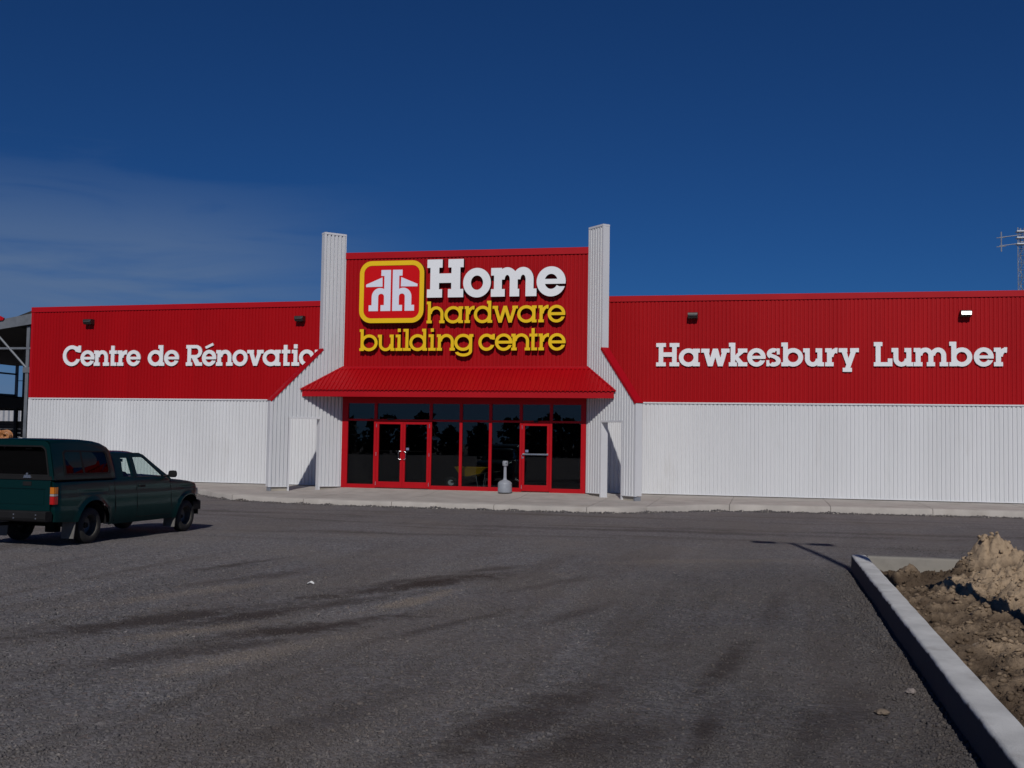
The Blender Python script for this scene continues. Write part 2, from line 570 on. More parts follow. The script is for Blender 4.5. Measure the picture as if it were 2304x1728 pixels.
mb = MB()
xs = [-900, -300, -100, -50, -30, -20] + [-14 + 0.2 * k for k in range(131)] + [15, 18, 22, 30, 60, 120, 300, 900]
ys = [-900, -300, -130, -70, -45, -38] + [-34 + 0.2 * k for k in range(140)] + [-5.5, -4, 0, 10, 30, 60, 120, 300, 900]
rows = []
for y in ys:
    rows.append([(x, y, gz(x, y) if -14 <= x <= 12.1 and -34 <= y <= -6.2 else LOT) for x in xs])
mb.grid(rows, 0, True)
o = mb.build('ground', GRAVEL, merge=False)
tag(o, kind='structure')

front = [(-18.4, -.6), (-11.0, -.9), (-9.3, -1.2), (-8.1, -2.1), (-7.1, -3.15), (-6.2, -3.9), (-5.2, -4.4), (-4.2, -4.75), (-3.2, -4.92), (-2.2, -5.03), (0, -5.05),
         (2.2, -5.05), (4.4, -5.03), (5.4, -4.92), (6.1, -4.6), (6.7, -4.05), (7.4, -3.3), (8.1, -2.6), (9.0, -2.15), (10.2, -1.95), (13, -1.75), (17, -1.5), (27, -1.4)]


def front_y(x):
    for (a, b), (c, d) in zip(front, front[1:]):
        if a <= x <= c:
            return b + (d - b) * (x - a) / (c - a)
    return front[-1][1]


EDGE = front_y
# loose stones lying on the lot: one uncountable scatter
STONE = gravel_material('loose stones', True)

PHI = (1 + sqrt(5)) / 2
ICO_V = np.array([(-1, PHI, 0), (1, PHI, 0), (-1, -PHI, 0), (1, -PHI, 0), (0, -1, PHI), (0, 1, PHI), (0, -1, -PHI), (0, 1, -PHI), (PHI, 0, -1), (PHI, 0, 1), (-PHI, 0, -1), (-PHI, 0, 1)]) / sqrt(1 + PHI * PHI)
ICO_F = np.array([(0, 11, 5), (0, 5, 1), (0, 1, 7), (0, 7, 10), (0, 10, 11), (1, 5, 9), (5, 11, 4), (11, 10, 2), (10, 7, 6), (7, 1, 8), (3, 9, 4), (3, 4, 2), (3, 2, 6), (3, 6, 8), (3, 8, 9), (4, 9, 5), (2, 4, 11), (6, 2, 10), (8, 6, 7), (9, 8, 1)])


def scatter(name, pts, size, m, seed, flat=(.45, .9), jit=.30):
    """angular stones, one small jittered solid at every point, as a single mesh"""
    g = np.random.default_rng(seed)
    n = len(pts)
    V = np.repeat(ICO_V[None], n, 0) * (1 + g.uniform(-jit, jit, (n, 12, 1)))
    V = V * np.stack([g.uniform(.75, 1.3, n), g.uniform(.6, 1.0, n), g.uniform(*flat, n)], 1)[:, None, :]
    a, b = g.uniform(0, 2 * pi, n), g.normal(0, .35, n)
    ca, sa, cb, sb = np.cos(a), np.sin(a), np.cos(b), np.sin(b)
    x, y, z = V[..., 0], V[..., 1], V[..., 2]
    y, z = y * cb[:, None] - z * sb[:, None], y * sb[:, None] + z * cb[:, None]
    x, y = x * ca[:, None] - y * sa[:, None], x * sa[:, None] + y * ca[:, None]
    V = np.stack([x, y, z], -1) * np.asarray(size)[:, None, None] + np.asarray(pts)[:, None, :]
    F = (ICO_F[None] + 12 * np.arange(n)[:, None, None]).reshape(-1, 3)
    me = bpy.data.meshes.new(name)
    me.vertices.add(n * 12)
    me.vertices.foreach_set('co', V.reshape(-1))
    me.loops.add(len(F) * 3)
    me.loops.foreach_set('vertex_index', F.reshape(-1).astype(np.int32))
    me.polygons.add(len(F))
    me.polygons.foreach_set('loop_start', np.arange(0, len(F) * 3, 3, dtype=np.int32))
    me.polygons.foreach_set('loop_total', np.full(len(F), 3, dtype=np.int32))
    me.update(calc_edges=True)
    me.validate()
    me.materials.append(m)
    ob = bpy.data.objects.new(name, me)
    COL.objects.link(ob)
    return ob


rs = random.Random(11)
pts, sizes = [], []
while len(pts) < 80000:
    d = 6.2 + 17.0 * rs.random() ** 1.5
    ang = YAW + rs.uniform(-0.49, 0.49)
    x, y = CAM.x - sin(ang) * d, CAM.y + cos(ang) * d
    if x > 11.05 and y < -16.9:
        continue
    bare = 0.0
    for (px, py, pa, rx, ry, k) in PATCHES[:23]:
        u = ((x - px) * cos(pa) + (y - py) * sin(pa)) / rx
        v = (-(x - px) * sin(pa) + (y - py) * cos(pa)) / ry
        bare = max(bare, k * math.exp(-(u * u + v * v)))
    if rs.random() < bare * .85 or noise.noise(Vector((x * .8, y * .8, 9.0))) < rs.uniform(-1.1, .25):
        continue
    s_ = (0.0065 + 0.0095 * rs.random() ** 2.2) * (0.95 + .25 * min(1, (d - 6) / 8) - .5 * max(0, (d - 14) / 9))
    if rs.random() < 0.004:
        s_ *= 1.8
    pts.append((x, y, (gz(x, y) if x < 12 else LOT) + s_ * .12))
    sizes.append(s_)
for k in range(5000):      # a coarser windrow along the island kerb
    y = rs.uniform(-30.5, -17.0)
    x = 11.10 - abs(rs.gauss(0, 0.26))
    s_ = 0.008 + 0.014 * rs.random() ** 2
    pts.append((x, y, gz(x, y) + s_ * .2))
    sizes.append(s_)
for k in range(5200):
    x = rs.uniform(-9.5, 17.5)
    y = EDGE(x) - abs(rs.gauss(0, .10)) + .02
    s_ = .010 + .022 * rs.random() ** 2
    pts.append((x, y, LOT + s_ * .3 + .05 * max(0, 1 - (EDGE(x) - y) / .12) * (.5 + noise.noise(Vector((x * 2.2, 0, 4))))))
    sizes.append(s_)
o = scatter('gravel', pts, sizes, STONE, 4, jit=.42)
tag(o, kind='stuff')

# ---------------------------------------------------------------- pavement in front of the store
HW = 4.165             # half width of the entrance block
YW = 2.45              # the wings stand back from the entrance block


def slab_z(y, x=0.0):
    def ss(v):
        v = min(1, max(0, v))
        return v * v * (3 - 2 * v)
    return -.025 + .012 * min(0, y) + .085 * ss((y + 2.0) / 2.0) * ss((4.9 - abs(x)) / .8)


joints = [-18.4, -11.4, -8.35, -6.1, -3.36, -0.6, 2.4, 5.0, 6.55, 8.75, 11.6, 14.4, 17.2, 20.0, 27.0]
mb = MB()
for a, b in zip(joints, joints[1:]):
    a2, b2 = a + 0.007, b - 0.007
    n = max(2, int((b - a) / 0.25))
    rows = [[] for _ in range(13)]
    for k in range(n + 1):
        x = a2 + (b2 - a2) * k / n
        y = front_y(x)
        yb = .1 if abs(x) < HW + .3 else YW + .02
        yt = y + .035
        for j in range(11):
            yy = yb + (yt - yb) * j / 10
            rows[j].append((x, yy, slab_z(yy, x)))
        rows[11].append((x, y, slab_z(y, x) - .03))
        rows[12].append((x, y - .012, LOT - .05))
    mb.grid(rows, 0, True)
    for k in (0, n):
        mb.face([rows[j][k] for j in range(13)] + [(rows[12][k][0], rows[0][k][1], LOT - .05)], 0)
o = mb.build('pavement', CONC, sharp=50)
tag(o, kind='structure')
# dark bed under the joints so that the gaps read as joints
mb = MB()
bed = [(x, front_y(x) + .05, -0.20) for x in [-18.3 + 0.5 * k for k in range(90)]]
mb.grid([[(q[0], YW, -0.20) for q in bed], bed], 0, False)
tag(mb.build('pavement_bed', BLACK), kind='structure')

# ---------------------------------------------------------------- the store
store = thing('store_building', 'long red and white ribbed steel store with two flared white pylons at its entrance', 'store', (0, 0, 0))
KW = (34.98 + YW) / 34.98
XL, XR = -18.10, 27.0
SEAM, WTOP, WBOT = 3.082, 6.723, 0.022
WP = 0.1325


def wtop(x):           # the left roofline falls very slightly towards its end
    return WTOP if x > -4 else WTOP - 0.11 * (-4 - x) / 14.1


TW = frame((0, 0, 0), (1, 0, 0), (0, 0, 1), (0, -1, 0))     # entrance wall frame: (x, z, out)
TV = frame((0, YW, 0), (1, 0, 0), (0, 0, 1), (0, -1, 0))    # wing wall frame


def clad(name, pieces, m, T=TW, pitch=WP, off=0.0, parent=store):
    mb = MB()
    corrugated(mb, pieces, T, pitch, 0.018 if m is RED else 0.030, off)
    return mb.build(name, m, parent, merge=False)


clad('red_cladding', [(XL, -HW, SEAM, SEAM, wtop(XL) - .02, wtop(-HW) - .02)], RED, TV)
clad('red_cladding', [(HW, XR, SEAM, SEAM, WTOP - .02, WTOP - .02)], RED, TV)
clad('white_cladding', [(XL, -HW, WBOT, WBOT, SEAM - .02, SEAM - .02)], WHITE, TV)
clad('white_cladding', [(HW, XR, WBOT, WBOT, SEAM - .02, SEAM - .02)], WHITE, TV)
clad('red_cladding', [(-HW, HW, 4.05, 4.05, 7.97, 7.97)], RED)


def strip(name, m, boxes, parent=store, T=TW, bevel=0.0):
    mb = MB()
    for (x0, x1, z0, z1, d0, d1) in boxes:
        mb.box((x0, z0, d0), (x1, z1, d1), 0, T)
    return mb.build(name, m, parent, bevel)


def cap_strip(x0, x1):
    mb = MB()
    za, zb = wtop(x0), wtop(x1)
    for (d0, d1, h0, h1) in ((-0.30, 0.030, -0.195, 0.0),):
        c = [(x0, za + h0, d0), (x1, zb + h0, d0), (x1, zb + h0, d1), (x0, za + h0, d1), (x0, za + h1, d0), (x1, zb + h1, d0), (x1, zb + h1, d1), (x0, za + h1, d1)]
        c = [TV(q) for q in c]
        for f in ((0, 1, 2, 3), (4, 5, 6, 7), (0, 1, 5, 4), (1, 2, 6, 5), (2, 3, 7, 6), (3, 0, 4, 7)):
            mb.face([c[k] for k in f])
    # joints in the flashing show as thin laps
    n = int((x1 - x0) / 3.05)
    for k in range(1, n + 1):
        x = x0 + k * 3.05
        z = wtop(x)
        mb.box((x - .03, z - .197, .028), (x + .03, z + .003, .033), 0, TV)
    return mb.build('parapet_cap', REDTRIM, store)


cap_strip(XL - .02, -HW)
cap_strip(HW, XR)
strip('parapet_cap', REDTRIM, [(-HW, HW, 7.785, 8.0, -.30, .032)])
strip('seam_flashing', WTRIM, [(XL, -HW, SEAM - .035, SEAM + .012, -.03, .026)], T=TV)
strip('seam_flashing', WTRIM, [(HW, XR, SEAM - .035, SEAM + .012, -.03, .026)], T=TV)
strip('base_flashing', WTRIM, [(XL, -HW, WBOT - .022, WBOT + .006, -.03, .010)], T=TV)
strip('base_flashing', WTRIM, [(HW, XR, WBOT - .022, WBOT + .006, -.03, .010)], T=TV)
strip('foundation', FOUND, [(XL + .05, -HW, -.4, WBOT - .024, -.6, -.03), (HW, XR, -.4, WBOT - .024, -.6, -.03)], T=TV)
strip('corner_trim', WTRIM, [(XL - .02, XL + .09, WBOT, SEAM - .04, -.2, .012)], T=TV)
strip('corner_trim', REDTRIM, [(XL - .02, XL + .09, SEAM + .014, wtop(XL) - .2, -.2, .012)], T=TV)
# solid body behind the cladding
mb = MB()
mb.box((XL + .01, YW + .05, -.2), (-HW - .02, 27.9, 6.2))
mb.build('side_wall', GALV, store)
mb = MB()
mb.box((HW + .02, YW + .05, -.2), (XR - .01, 27.9, 6.2))
mb.build('side_wall', GALV, store)
mb = MB()
mb.box((-HW - .018, 9.0, -.2), (HW + .018, 27.9, 6.2))
mb.build('side_wall', GALV, store)
mb = MB()
mb.box((-HW - .018, .04, 3.31), (HW + .018, YW + .6, 7.8))
mb.build('entrance_block', RED, store)
for sg in (-1, 1):
    mb = MB()
    mb.box((min(sg * HW, sg * (HW + .018)), .04, -.2), (max(sg * HW, sg * (HW + .018)), YW + .1, 3.305))
    mb.build('side_wall', WHITE, store)
mb = MB()
mb.box((XL + .02, YW + .31, 6.201), (XR - .02, 27.95, 6.30))
mb.build('roof', GALV, store)

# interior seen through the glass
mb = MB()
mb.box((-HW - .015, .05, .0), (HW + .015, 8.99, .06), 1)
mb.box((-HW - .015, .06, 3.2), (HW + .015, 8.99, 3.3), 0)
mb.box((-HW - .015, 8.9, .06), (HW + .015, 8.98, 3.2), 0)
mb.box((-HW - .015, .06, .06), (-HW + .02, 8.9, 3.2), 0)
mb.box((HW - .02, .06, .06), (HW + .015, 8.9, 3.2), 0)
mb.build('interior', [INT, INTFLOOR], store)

# pylons: flared fins with a walk-through opening
FS, FT = 0.79, 2.53            # tower width and full width along the fin
OP0, OP1, OPZ = 0.80, 1.83, 2.343
SL0, SL1 = 4.67, 2.91
FP = 0.1325
FTOP = 8.63


def slope(s):
    return SL0 + (SL1 - SL0) * (s - FS) / (FT - FS)


for sg in (-1, 1):
    q = sqrt(.5)
    T = frame((sg * HW, 0, 0), (sg * q, -q, 0), (0, 0, 1), (-sg * q, -q, 0))
    mb = MB()
    corrugated(mb, [(0.03, FS - .05, .1, .1, FTOP - .03, FTOP - .03), (FS - .05, OP0, .1, .1, slope(FS), slope(OP0)), (OP0, OP1, OPZ, OPZ, slope(OP0), slope(OP1)),
                    (OP1, FT - .06, .1, .1, slope(OP1), slope(FT - .06))], T, FP, 0.055, 0.05)
    fin = mb.build('pylon', WHITE, store, merge=False)
    mb = MB()
    TH = 0.25
    extrude(mb, [[(0, .1), (OP0, .1), (OP0, OPZ), (OP1, OPZ), (OP1, .1), (FT, .1), (FT, SL1), (FS, SL0), (FS, FTOP), (0, FTOP)]], [], -TH, -.057, T)
    core = mb.build('end_panel', WTRIM, fin)
    # corner and edge trims
    mb = MB()
    mb.box((FT - .065, .1, -.07), (FT + .004, SL1 + .01, .004), 0, T)
    mb.box((FS - .055, SL0 + .02, -.07), (FS + .004, FTOP - .061, .004), 0, T)
    mb.box((0.0, .1, -.035), (0.035, FTOP - .061, .005), 0, T)
    mb.box((0.0, FTOP - .06, -TH - .004), (FS + .006, FTOP + .004, .008), 0, T)
    mb.box((OP0 - .055, OPZ - .015, -TH - .003), (OP1 + .055, OPZ + .045, .007), 0, T)
    mb.box((0.01, .082, -.06), (OP0 - .02, .104, .012), 0, T)
    mb.box((OP1 + .02, .082, -.06), (FT + .002, .104, .012), 0, T)
    mb.build('edge_trim', WTRIM, fin)
    for s in (OP0, OP1):
        mb = MB()
        a, b = (s - .05, s + .004) if s == OP0 else (s - .004, s + .05)
        mb.box((a, -.12, -TH - .002), (b, OPZ - .016, .006), 0, T)
        mb.build('jamb', WTRIM, fin)
    # red flashing on the sloping shoulder
    mb = MB()
    L = hypot(FT - FS, SL1 - SL0)
    ax = ((FT - FS) / L, (SL1 - SL0) / L)
    nx = (-ax[1], ax[0])

    def shoulder(p):
        return T((FS + ax[0] * p[0] + nx[0] * p[2], SL0 + ax[1] * p[0] + nx[1] * p[2], p[1]))
    mb.box((-.03, -TH - .012, .002), (L + .02, .018, .022), 0, shoulder)
    mb.box((-.03, .010, -.055), (L + .02, .018, .001), 0, shoulder)
    mb.build('shoulder_flashing', REDTRIM, fin)
    mb = MB()
    mb.box((.12, -.3, -TH + .02), (OP0 - .06, .08, -.05), 0, T)
    mb.build('plinth', FOUND, fin)
    mb = MB()
    mb.box((OP1 + .06, -.3, -TH + .02), (FT - .11, .08, -.05), 0, T)
    mb.build('plinth', FOUND, fin)
    mb = MB()
    mb.box((FT - .10, -.3, -TH + .01), (FT - .03, .081, -.02), 0, T)
    for zz in (-.0, .045):
        mb.tube([T((FT - .065, zz, -.02)), T((FT - .065, zz, -.008))], .011, 8)
    mb.build('base_bracket', GALV, fin)

# awning between the pylons
AY, AZT, AZB, AZF = 1.075, 4.098, 3.285, 3.067


def aw(p):   # (x, distance out along the slope 0..1, lift)
    return Vector((p[0], -AY * p[1], AZT + (AZB - AZT) * p[1] + p[2]))


mb = MB()
pieces = [(-HW - AY + .02, -HW, 0.985, 0.0, 1.03, 1.03), (-HW, HW, 0, 0, 1.03, 1.03), (HW, HW + AY - .02, 0.0, 0.985, 1.03, 1.03)]
corrugated(mb, pieces, lambda p: aw((p[0], p[1], p[2] + .03)), 0.142, 0.030)
awn = mb.build('awning', RED, store, merge=False)
mb = MB()
prism = [(-HW - AY + .03, AY - .02), (HW + AY - .03, AY - .02), (HW + .03, .005), (-HW - .03, .005)]
mb.face([aw((x, y / AY, -.012)) for x, y in prism])
mb.face([Vector((x, -y, AZF + .025)) for x, y in prism])
mb.build('soffit', REDTRIM, awn)
mb = MB()
mb.box((-HW - AY + .06, -AY + .015, AZF), (HW + AY - .06, -AY + .045, AZB - .005))
mb.build('fascia', REDTRIM, awn)
mb = MB()
mb.box((-HW, -.055, AZT - .01), (HW, .0, AZT + .035))
mb.face([aw((-HW, .0, .036)), aw((HW, .0, .036)), aw((HW + .12, .11, .036)), aw((-HW - .12, .11, .036))])
for sg in (-1, 1):
    mb.tube([aw((sg * (HW + .01), 0, .02)), aw((sg * (HW + AY - .01), 1.02, .02))], .035, 6)
mb.build('ridge_flashing', REDTRIM, awn)

# storefront frame, panes and doors
SIL, TRB, TRT, HDB = 0.19, 2.30, 2.365, 2.89
mb = MB()
FD0, FD1 = -.055, .03
for (x0, x1) in ((-4.155, -3.945), (3.995, 4.155)):
    mb.box((x0, .055, FD0), (x1, HDB, FD1), 0, TW)
mb.box((-4.155, HDB + .001, FD0), (4.155, 3.09, FD1), 0, TW)
mb.box((-3.944, TRB, FD0), (3.994, TRT, FD1 - .003), 0, TW)
for x in (-2.965, -1.035, 0.0, 1.0, 2.02, 3.02):
    mb.box((x - .05, TRT + .001, FD0), (x + .05, HDB, FD1 - .005), 0, TW)
for x in (0.0, 1.0):
    mb.box((x - .048, SIL, FD0), (x + .048, TRB - .001, FD1 - .005), 0, TW)
for (x0, x1) in ((-3.02, -2.93), (-1.07, -1.0), (1.985, 2.06), (2.98, 3.054)):
    mb.box((x0, .06, FD0), (x1, TRB - .001, FD1 - .002), 0, TW)
for (x0, x1) in ((-3.944, -3.021), (-.999, 1.984), (3.055, 3.994)):
    mb.box((x0, .055, FD0), (x1, SIL - .001, FD1 - .004), 0, TW)
mb.build('storefront_frame', FRAME, store, bevel=.004)


def pane(x0, x1, z0, z1, parent, d=-.02):
    mb = MB()
    mb.box((x0, z0, d - .006), (x1, z1, d), 0, TW)
    return mb.build('glass_pane', GLASS, parent)


for (x0, x1) in ((-3.944, -3.021), (-.999, -.049), (.049, .951), (1.049, 1.984), (3.055, 3.994)):
    pane(x0, x1, SIL, TRB, store)
for (x0, x1) in ((-3.944, -3.016), (-2.914, -1.086), (-.984, -.051), (.051, .949), (1.051, 1.969), (2.071, 2.969), (3.071, 3.994)):
    pane(x0, x1, TRT, HDB, store)


STICK = mat('blue grey sticker', (0.16, 0.18, 0.30), .5)


def door(x0, x1, pull=None, bar=False):
    mb = MB()
    zb, zt, sw = .085, 2.285, .085
    mb.box((x0, zb, -.045), (x0 + sw, zt, .026), 0, TW)
    mb.box((x1 - sw, zb, -.045), (x1, zt, .026), 0, TW)
    mb.box((x0 + sw, zb, -.045), (x1 - sw, zb + .20, .024), 0, TW)
    mb.box((x0 + sw, zt - .085, -.045), (x1 - sw, zt, .024), 0, TW)
    d = mb.build('door', FRAME, store, bevel=.004)
    pane(x0 + sw, x1 - sw, zb + .20, zt - .085, d)
    mb = MB()
    if pull is not None:
        s, x = pull
        mb.tube([TW((x, 1.03, .026)), TW((x, 1.03, .07)), TW((x - s * .045, 1.03, .085)), TW((x - s * .075, 1.07, .085)), TW((x - s * .075, 1.26, .085)), TW((x - s * .045, 1.30, .085)), TW((x, 1.30, .07)), TW((x, 1.30, .026))], .014, 8)
        mb.build('pull_handle', CHROME, d)
        mb = MB()
        mb.tube([TW((x0 + sw, 1.305, -.05)), TW((x1 - sw, 1.305, -.05))], .010, 6)
        mb.build('push_bar', DARKBR, d)
    if bar:
        mb.box((x0 + .03, 1.255, .05), (x1 - .03, 1.30, .082), 0, TW)
        mb.box((x0 + .03, 1.25, .022), (x0 + .09, 1.305, .051), 0, TW)
        mb.box((x1 - .09, 1.25, .022), (x1 - .03, 1.305, .051), 0, TW)
        mb.build('push_bar', CHROME, d, bevel=.004)
        mb = MB()
        mb.tube([TW((x0 + .04, 1.17, .02)), TW((x0 + .04, 1.17, .04))], .028, 12)
        mb.build('lock', CHROME, d)
    mb = MB()
    xs_ = {-1.993: -1.84, 2.066: 2.22}.get(x0)
    if xs_:
        mb.box((xs_ - .05, 1.34, -.0185), (xs_ + .05, 1.42, -.016), 0, TW)
        mb.build('sticker', STICK, d)
        mb = MB()
    xh = x0 if (pull and pull[0] > 0) or bar else x1
    for z in (.22, 1.2, 2.15):
        mb.tube([TW((xh, z - .06, .036)), TW((xh, z + .06, .036))], .011, 8)
    mb.each('hinge', CHROME, d)
    return d


door(-2.925, -1.999, pull=(1, -2.045))
door(-1.993, -1.074, pull=(-1, -1.945))
door(2.066, 2.974, bar=True)
# motion sensors on the transom bars
mb = MB()
mb.box((-2.55, 2.335, .03), (-2.30, 2.40, .075), 0, TW)
mb.box((2.45, 2.31, .03), (2.60, 2.365, .07), 0, TW)
mb.each('door_sensor', BLACK, store)

# ---------------------------------------------------------------- raised lettering


def rect(x0, y0, x1, y1):
    return [(x0, y0), (x1, y0), (x1, y1), (x0, y1)]


def ring(cx, cy, rx, ry, sx, sy, a0=0.0, a1=360.0, n=None):
    n = n or max(4, int(abs(a1 - a0) / 8))
    out = []
    for k in range(n):
        p = radians(a0 + (a1 - a0) * k / n)
        r = radians(a0 + (a1 - a0) * (k + 1) / n)
        out.append([(cx + rx * cos(p), cy + ry * sin(p)), (cx + rx * cos(r), cy + ry * sin(r)),
                    (cx + (rx - sx) * cos(r), cy + (ry - sy) * sin(r)), (cx + (rx - sx) * cos(p), cy + (ry - sy) * sin(p))])
    return out


def stroke(pts, w):
    out = []
    for a, b in zip(pts, pts[1:]):
        dx, dy = b[0] - a[0], b[1] - a[1]
        L = hypot(dx, dy) or 1
        nx, ny = -dy / L * w / 2, dx / L * w / 2
        ex, ey = dx / L * w * .12, dy / L * w * .12
        out.append([(a[0] - ex + nx, a[1] - ey + ny), (a[0] - ex - nx, a[1] - ey - ny), (b[0] + ex - nx, b[1] + ey - ny), (b[0] + ex + nx, b[1] + ey + ny)])
    return out


def glyph(c, w, A, X, s, t):
    """slab-serif letters; w width, A ascender, X x-height, s stem, t slab; returns polygons"""
    o = s * .38                      # serif overhang
    ov = X * .018
    P = []
    if c in 'oO':
        P += ring(w / 2, X / 2, w / 2, X / 2 + ov, s, s * .95)
    elif c == 'e' or c == 'é':
        ry = X / 2 + ov
        P += ring(w / 2, X / 2, w / 2, ry, s, s * .92, -4, 330, 46)
        b0, b1 = X * .415, X * (.585 if s < X * .3 else .60)
        P.append(rect(s * .55, b0, w - s * .25, b1))
        P.append([(w - s * 1.05, b0), (w * .992, b0), (w, X * .50), (w - s * .4, X * .60), (w - s * 1.05, X * .58)])
        ca, sa = cos(radians(-32)), sin(radians(-32))
        yt = X * .325
        xo = w / 2 + w / 2 * sqrt(max(0, 1 - ((yt - X / 2) / ry) ** 2))
        xi = w / 2 + (w / 2 - s) * ca
        yi = X / 2 + (ry - s * .92) * sa
        P.append([(xi - .01 * w, yi), (w / 2 + w / 2 * ca, X / 2 + ry * sa), (xo, yt), (min(xi + .10 * w, w * .80), yt)])
        if c == 'é':
            P.append([(w * .20, X * 1.22), (w * .27, X * 1.08), (w * .80, X * 1.31), (w * .73, X * 1.46)])
    elif c in 'cC':
        H = X if c == 'c' else A
        P += ring(w * .5, H / 2, w * .5, H / 2 + ov, s, s * .95, 48, 332, 44)
        P.append(rect(w - s * .78, H * .66, w, H))
        P.append([(w * .72, H * .70), (w - s * .5, H * .66), (w - s * .5, H * .93), (w * .62, H * .98), (w * .60, H * .86)])
        P.append([(w * .74, H * .33), (w * .965, H * .33), (w * .93, H * .22), (w * .80, H * .16)])
    elif c in 'adgb':
        e = o * (1.0 if c != 'b' else 0)
        if c == 'b':
            P += ring((o + w) / 2, X / 2, (w - o) / 2, X / 2 + ov, s, s * .95)
            P.append(rect(o, 0, o + s, A))
            P.append(rect(0, A - t, o + s * .5, A))
            P.append(rect(0, 0, o + s * .5, t))
            P.append(rect(o, 0, o + s * 1.15, t * .9))
        else:
            r = w - e
            P += ring(r / 2, X / 2, r / 2, X / 2 + ov, s, s * .95)
            top = A if c == 'd' else X
            if c == 'g':
                P.append(rect(r - s, -A * .03, r, X))
                P += ring(r / 2 + .02 * w, -A * .02, r / 2 - .02 * w, A * .245, s, s * .9, 195, 360, 20)
                P.append(rect(r - s * .5, X - t, w, X))
            else:
                P.append(rect(r - s, 0, r, top))
                P.append(rect(r - s * .5, 0, w, t))
                P.append(rect(r - s * 1.15, 0, r, t * .9))
                if c == 'a':
                    P.append(rect(r - s * .5, X - t, w, X))
                    P.append(rect(r - s * 1.15, X - t * .9, r, X))
                else:
                    P.append(rect(r - s - o, A - t, r - s * .5, A))
    elif c in 'nh':
        P.append(rect(o, 0, o + s, A if c == 'h' else X))
        H = A if c == 'h' else X
        P.append(rect(0, H - t, o + s * .5, H))
        P.append(rect(0, 0, 2 * o + s, t))
        x1 = w - o
        cx, rx = (o + s * .35 + x1) / 2, (x1 - o - s * .35) / 2
        ry = min(X * .46, rx * 1.15)
        P += ring(cx, X + ov - ry, rx, ry, s, s * .95, 0, 180, 20)
        P.append(rect(x1 - s, 0, x1, X + ov - ry + .001))
        P.append(rect(w - 2 * o - s, 0, w, t))
    elif c == 'm':
        P.append(rect(o, 0, o + s, X))
        P.append(rect(0, X - t, o + s * .5, X))
        P.append(rect(0, 0, 2 * o + s, t))
        xm = o + (w - 2 * o - s) / 2
        for xa, xb, last in ((o + s * .35, xm + s, 0), (xm + s * .35, w - o, 1)):
            rx = (xb - xa) / 2
            ry = min(X * .44, rx * 1.15)
            P += ring((xa + xb) / 2, X + ov - ry, rx, ry, s, s * .95, 0, 180, 18)
            P.append(rect(xb - s, 0, xb, X + ov - ry + .001))
            P.append(rect(xb - s - o * (0.85 if s < .2 else .0), 0, xb + o * (0.85 if not last or s >= .2 else 1), t) if s < .2 else rect(xb - s, 0, xb + o * (.55 if not last else 1), t))
    elif c == 'u':
        P.append(rect(0, X - t, o + s * .5, X))
        x1 = w - o
        rx = (x1 - o - s * .35) / 2
        ry = min(X * .44, rx * 1.15)
        P.append(rect(o, ry - ov, o + s, X))
        P += ring((o + x1 - s * .35) / 2, ry - ov, rx, ry, s, s * .95, 180, 360, 20)
        P.append(rect(x1 - s, 0, x1, X))
        P.append(rect(x1 - s - o, X - t, x1 - s * .5, X))
        P.append(rect(x1 - s * .6, 0, w, t))
    elif c == 'r':
        sw = s
        P.append(rect(o, 0, o + sw, X))
        P.append(rect(0, X - t, o + sw * .5, X))
        P.append(rect(0, 0, 2 * o + sw, t))
        rx, ry = w - o - sw * .35, X * .50
        P += ring(w, X - ry + ov, rx, ry, sw, sw * .95, 88, 180, 12)
        P.append([(w - sw * .55, X + ov), (w, X + ov), (w, X - sw * 1.1), (w - sw * .35, X - sw * 1.05)])
    elif c == 't':
        P.append(rect(w * .5 - s * .62, 0, w * .5 + s * .38, A * .985))
        P.append(rect(0, X - t, w, X))
        P.append(rect(w * .5 - s * .3, 0, w * .97, t))
    elif c in 'il':
        xc = w / 2
        P.append(rect(xc - s / 2, 0, xc + s / 2, A if c == 'l' else X))
        H = A if c == 'l' else X
        P.append(rect(.02 * w, H - t, xc, H))
        P.append(rect(0, 0, w, t))
        if c == 'i':
            P.append(rect(xc - s / 2, A - s * .98, xc + s / 2, A + .01))
    elif c in 'vwy':
        k = {'v': 1, 'w': 2, 'y': 1}[c]
        sw = s * 1.04
        se = (2 * o + s) * 1.02
        b = (w - 2 * (o + s * .5)) / k
        xs_ = o + s * .5
        hs = sw / 2 * 1.05
        zb = 0.0
        for j in range(k):
            xa = xs_ + b * j
            xm, xb = xa + b / 2, xa + b
            P.append([(xa - hs, X), (xa + hs, X), (xm + hs * .95, zb), (xm - hs * .95, zb)])
            P.append([(xb - hs, X), (xb + hs, X), (xm + hs * .95, zb), (xm - hs * .95, zb)])
        P.append(rect(0, X - t, se, X))
        P.append(rect(w - se, X - t, w, X))
        if c == 'y':
            xm = w / 2
            D = -.25 * X * .735 / .555 * .75 - .06 * X
            P[0] = [(xs_ - hs, X), (xs_ + hs, X), (xm + hs * .55, X * .16), (xm - hs * .55, -.06 * X)]
            xt = w * .47
            P[1] = [(w - xs_ - hs, X), (w - xs_ + hs, X), (xt + hs * .55, D + t * .5), (xt - hs * 1.35, D + t * .5)]
            P.append(rect(w * .20, D, w * .66, D + t))
    elif c == 'k':
        P.append(rect(o, 0, o + s, A))
        P.append(rect(0, A - t, o + s * .5, A))
        P.append(rect(0, 0, 2 * o + s, t))
        x0 = o + s * .9
        P.append([(x0, X * .34), (x0, X * .60), (w * .70, X * .98), (w * .98, X * .93)])
        P.append([(x0 + .12 * w, X * .62), (x0 - .02 * w, X * .46), (w * .60, .02 * X), (w * .93, .05 * X)])
        P.append(rect(w * .49, X - t, w, X))
        P.append(rect(w * .50, 0, w, t))
    elif c == 's':
